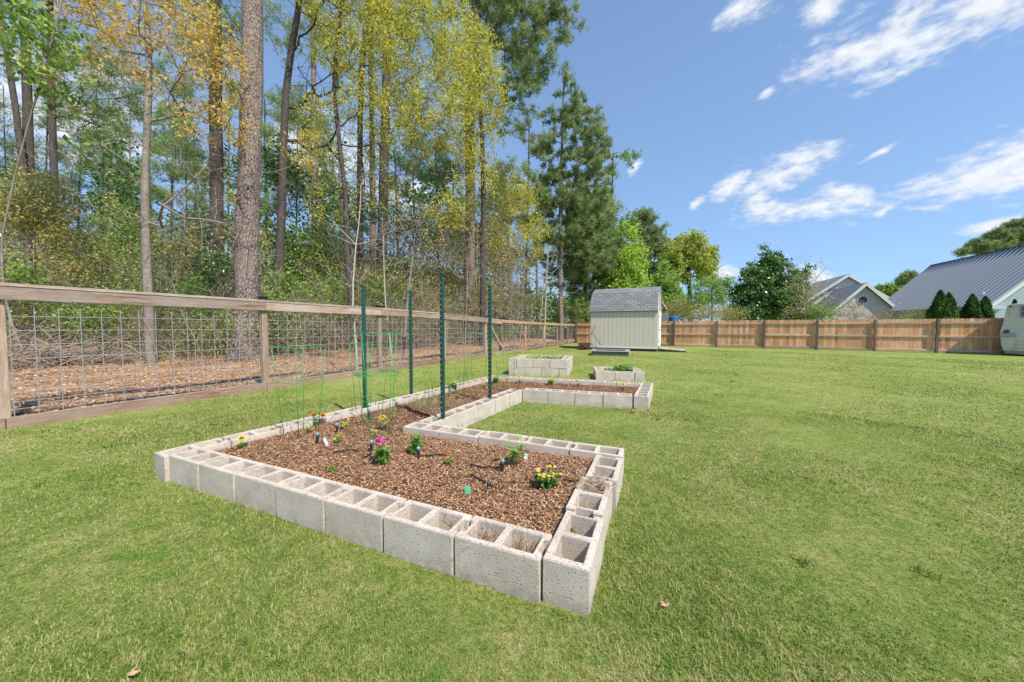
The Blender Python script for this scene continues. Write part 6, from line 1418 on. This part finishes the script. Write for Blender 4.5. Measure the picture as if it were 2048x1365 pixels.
plant('seedling', 'lime green seedling right behind the rightmost green post', 'seedling', 996, 778, 'seedling', 12, 13, 'seedlings in the mulch', 41, lm='plantlime')
plant('seedling', 'small green weed in the near corner block cell', 'seedling', 1147, 1060, 'seedling', 10, 14, None, 42, zb_=0.10)
# dry garlic-like stalks and feathery shoots
def stalks(px, py, wpx, hpx, n, label, seed, mat='deadgrass', name='dry_grass', lean=.35, rr=.0022, cat='grass clump'):
    g = np.random.default_rng(seed); b = gp(px, py, MZ); dep = depth_of(b); w_ = wpx*dep/F/2; h = hpx*dep/F
    A = np.stack([g.uniform(-w_, w_, n), g.uniform(-w_, w_, n)*.8, np.zeros(n)], 1); d = np.stack([g.normal(0, lean, n), g.normal(0, lean, n), np.ones(n)], 1); d /= np.linalg.norm(d, axis=1)[:, None]
    M_ = A+d*(h*.5*g.uniform(.5, 1.1, n))[:, None]; d2 = d+g.normal(0, .3, (n, 3)); B = M_+d2*(h*.45*g.uniform(.5, 1.1, n))[:, None]
    V1, Q1 = frusta(A, M_, np.full(n, rr), np.full(n, rr*.8), 3); V2, Q2 = frusta(M_, B, np.full(n, rr*.8), np.full(n, rr*.3), 3)
    o = link(name, mesh_np(name, np.concatenate([V1, V2]), np.concatenate([Q1, Q2+len(V1)]), None, MAT[mat], np.tile(np.repeat(g.random(n), 6), 2)), loc=tuple(b)); return tag(o, label, cat)
stalks(850, 815, 60, 26, 160, 'dry straw coloured stalks left of the tallest green post', 1)
stalks(905, 812, 40, 18, 90, 'dry straw coloured stalks right of the tallest green post', 2)
stalks(866, 800, 40, 60, 26, 'tall thin green shoots rising left of the tallest green post', 3, 'plantgreen', 'asparagus', .12, .0012, 'asparagus')
stalks(915, 790, 50, 90, 34, 'tall feathery green shoots right of the tallest green post', 4, 'plantgreen', 'asparagus', .18, .0012, 'asparagus')
stalks(800, 828, 10, 26, 14, 'short thin green shoot left of the dry stalks', 5, 'plantgreen', 'asparagus', .10, .0014, 'asparagus')
stalks(745, 850, 12, 30, 12, 'wispy green shoot inside the cage at left green post', 6, 'plantgreen', 'asparagus', .15, .0012, 'asparagus')
q = gp(970, 990, MZ); mb = MB(); mb.tube([(q[0], q[1], q[2]), (q[0]+.006, q[1], q[2]+.05), (q[0]+.004, q[1]+.01, q[2]+.10)], [.006, .005, .003], 6); mb.tube([(q[0]+.004, q[1], q[2]+.03), (q[0]-.012, q[1], q[2]+.055)], [.003, .002], 5)
tag(mb.build('twig', MAT['pinebark'], smooth=True), 'short brown upright stub of a twig in the near mulch', 'twig')
# strawberry-like plants in the low planter, weeds in the tall one
def patch(name, label, cat, quad, z, n, L, lm, seed, hgt, grp=None, u0=0., u1=1.):
    g = np.random.default_rng(seed); a, b, c, d_ = quad; s = u0+(u1-u0)*g.random(n); t_ = g.random(n)
    P = (a[None]*((1-s)*(1-t_))[:, None]+b[None]*(s*(1-t_))[:, None]+c[None]*(s*t_)[:, None]+d_[None]*((1-s)*t_)[:, None])
    C = np.stack([P[:, 0], P[:, 1], z+g.random(n)*hgt], 1); d = rand_unit(n, g); d[:, 2] = d[:, 2]*.35+.1
    V, Q_, A_ = folded_leaves(C, d, L*g.uniform(.6, 1.2, n), .7, g); o = link(name, mesh_np(name, V, Q_, None, MAT[lm], A_)); return tag(o, label, cat, grp)
patch('leafy_plant', 'broad leaved green plant, left one in the small low planter', 'garden plant', qS, .14, 110, .085, 'plantgreen', 1, .13, None, .38, .66)
patch('leafy_plant', 'broad leaved green plant, right one in the small low planter', 'garden plant', qS, .14, 130, .085, 'plantgreen', 2, .13, None, .68, 1.0)
patch('leafy_plant', 'sparse pale plant at the left end of the small low planter', 'garden plant', qS, .13, 60, .06, 'leafpale', 3, .06, None, .0, .34)
patch('weeds', 'bright green weeds inside the left half of the tall planter', 'weeds', qT, .27, 240, .06, 'plantlime', 4, .16, None, .1, .55)
patch('weeds', 'bright green weeds inside the right half of the tall planter', 'weeds', qT, .27, 200, .06, 'plantgreen', 5, .14, None, .6, 1.0)

# ------------------------------------------------------------------ grass
def in_poly(P, poly):
    x, y = P[:, 0], P[:, 1]; c = np.zeros(len(P), bool); n = len(poly); j = n-1
    for i in range(n):
        xi, yi = poly[i]; xj, yj = poly[j]
        with np.errstate(divide='ignore', invalid='ignore'):
            c ^= ((yi > y) != (yj > y)) & (x < (xj-xi)*(y-yi)/(yj-yi)+xi)
        j = i
    return c
bedpoly = [tuple(p[:2]) for p in (F1, A0, A1, Bi, N0, E0, T1, Lf)]
excl = [bedpoly, [tuple(TP[0]), tuple(TP[0]+TP[1]*TP[3]), tuple(TP[0]+TP[1]*TP[3]+TP[2]*TP[4]), tuple(TP[0]+TP[2]*TP[4])],
        [tuple(SP[0]), tuple(SP[0]+SP[1]*SP[3]), tuple(SP[0]+SP[1]*SP[3]+SP[2]*SP[4]), tuple(SP[0]+SP[2]*SP[4])]]
g = np.random.default_rng(99)
def blades(n, r0, r1, pw, h0, h1, w_, seed):
    g = np.random.default_rng(seed); rr = r0+(r1-r0)*g.random(n)**pw; an = math.pi/2-YAW+g.uniform(-1.35, 1.35, n)
    P = np.stack([CX+rr*np.cos(an), CY+rr*np.sin(an)], 1); keep = P[:, 0] > fence_x(P[:, 1])+0.03
    for pl in excl: keep &= ~in_poly(P, pl)
    keep &= P[:, 1] < 19.5
    P = P[keep]; n = len(P); sc = (1+np.linalg.norm(P-CAM[:2], axis=1)/3.0)
    z = bank(P[:, 0])-0.004; yaw = g.random(n)*6.283; tl = np.abs(g.normal(0.9, .45, n)); h = g.uniform(h0, h1, n)*(0.8+.5*g.random(n))
    tuft = (np.sin(P[:, 0]*2.9+1.7*np.sin(P[:, 1]*2.1))+np.sin(P[:, 1]*3.7+1.3*np.sin(P[:, 0]*1.9)))*.5; h = h*(1+.35*tuft)
    d = np.stack([np.cos(yaw)*np.sin(tl), np.sin(yaw)*np.sin(tl), np.cos(tl)], 1); s = np.stack([-np.sin(yaw), np.cos(yaw), np.zeros(n)], 1)*(w_*sc*g.uniform(.6, 1.3, n))[:, None]/2
    B = np.stack([P[:, 0], P[:, 1], z], 1); tip = B+d*h[:, None]; mid = B+(d*.55+np.array([0, 0, .12]))*h[:, None]
    V = np.stack([B-s, B+s, mid+s*.8, tip, mid-s*.8], 1).reshape(-1, 3); b = (np.arange(n)*5)[:, None]
    T = np.concatenate([b+np.array([[2, 3, 4]])]); Q = b+np.array([[0, 1, 2, 4]]); return V, Q, T, np.repeat(g.random(n), 5)
V1, Q1, T1_, A1_ = blades(420000, .35, 6.0, 1.0, .011, .026, .0021, 1)
V2, Q2, T2_, A2_ = blades(260000, 4.5, 20, 1.0, .012, .028, .0026, 2)
V3, Q3, T3_, A3_ = blades(170000, .4, 2.8, .8, .010, .022, .0015, 3)
V1, Q1, T1_, A1_ = np.concatenate([V1, V3]), np.concatenate([Q1, Q3+len(V1)]), np.concatenate([T1_, T3_+len(V1)]), np.concatenate([A1_, A3_])
o = len(V1)
tag(link('grass', mesh_np('grass', np.concatenate([V1, V2]), np.concatenate([Q1, Q2+o]), np.concatenate([T1_, T2_+o]), MAT['blade'], np.concatenate([A1_, A2_]))), 'short mown green and straw coloured lawn grass', 'grass', kind='stuff')
g = np.random.default_rng(123); TV, TQ, TA, off = [], [], [], 0
for k in range(26):
    rr = .9+9*g.random()**1.4; an = math.pi/2-YAW+g.uniform(-1.2, 1.2); c = np.array([[CX+rr*math.cos(an), CY+rr*math.sin(an)]])
    if c[0, 0] < fence_x(c[0, 1])+.1 or c[0, 1] > 18 or any(in_poly(c, pl)[0] for pl in excl): continue
    n = int(g.uniform(10, 34)); rad = g.uniform(.02, .07); P = c+g.normal(0, rad*.5, (n, 2)); z = bank(P[:, 0]); A = np.stack([P[:, 0], P[:, 1], z], 1)
    d = np.stack([g.normal(0, .5, n), g.normal(0, .5, n), np.ones(n)], 1); d /= np.linalg.norm(d, axis=1)[:, None]; L = g.uniform(.025, .06, n); s_ = np.stack([-d[:, 1], d[:, 0], d[:, 2]*0], 1); s_ /= np.linalg.norm(s_, axis=1)[:, None]+1e-6; s_ *= .0016*(1+rr/4)
    M_ = A+d*(L*.55)[:, None]; T = A+d*L[:, None]; T[:, 2] -= L*.25; T[:, :2] += d[:, :2]*(L*.2)[:, None]
    TV.append(np.stack([A-s_, A+s_, M_+s_*.8, M_-s_*.8, T], 1).reshape(-1, 3)); b = off+(np.arange(n)*5)[:, None]; TQ.append(np.concatenate([b+np.array([[0, 1, 2, 3]])])); TA.append(b+np.array([[3, 2, 4]])); off += 5*n
tag(link('grass_tufts', mesh_np('grass_tufts', np.concatenate(TV), np.concatenate(TQ), np.concatenate(TA), MAT['blade'], g.random(off)*.3)), 'brighter green taller tufts scattered through the lawn', 'grass', kind='stuff')
for k, (px_, py_, lb) in enumerate(((1330, 1211, 'curled brown dry leaf on the lawn right of the near corner block'), (262, 1348, 'small orange dry leaf at the lower left of the lawn'), (1640, 700, 'pale dry leaf on the lawn near the back fence'))[:2]):
    b = gp(px_, py_, .022); V, Q_, a = folded_leaves(np.array([b]*3)+np.array([[0, 0, 0], [.012, .006, .003], [-.01, .01, .002]]), np.array([[1, .2, .1], [.3, 1, .2], [-.7, .6, .1]]), np.array([.032, .024, .02]), .6, g)
    tag(link('fallen_leaf', mesh_np('fallen_leaf', V-b, Q_, None, MAT['dryleaf'], a*0+.5), loc=tuple(b)), lb, 'dry leaf')
print('objects', len(bpy.data.objects), 'polys', sum(len(o.data.polygons) for o in bpy.data.objects if o.type == 'MESH'))
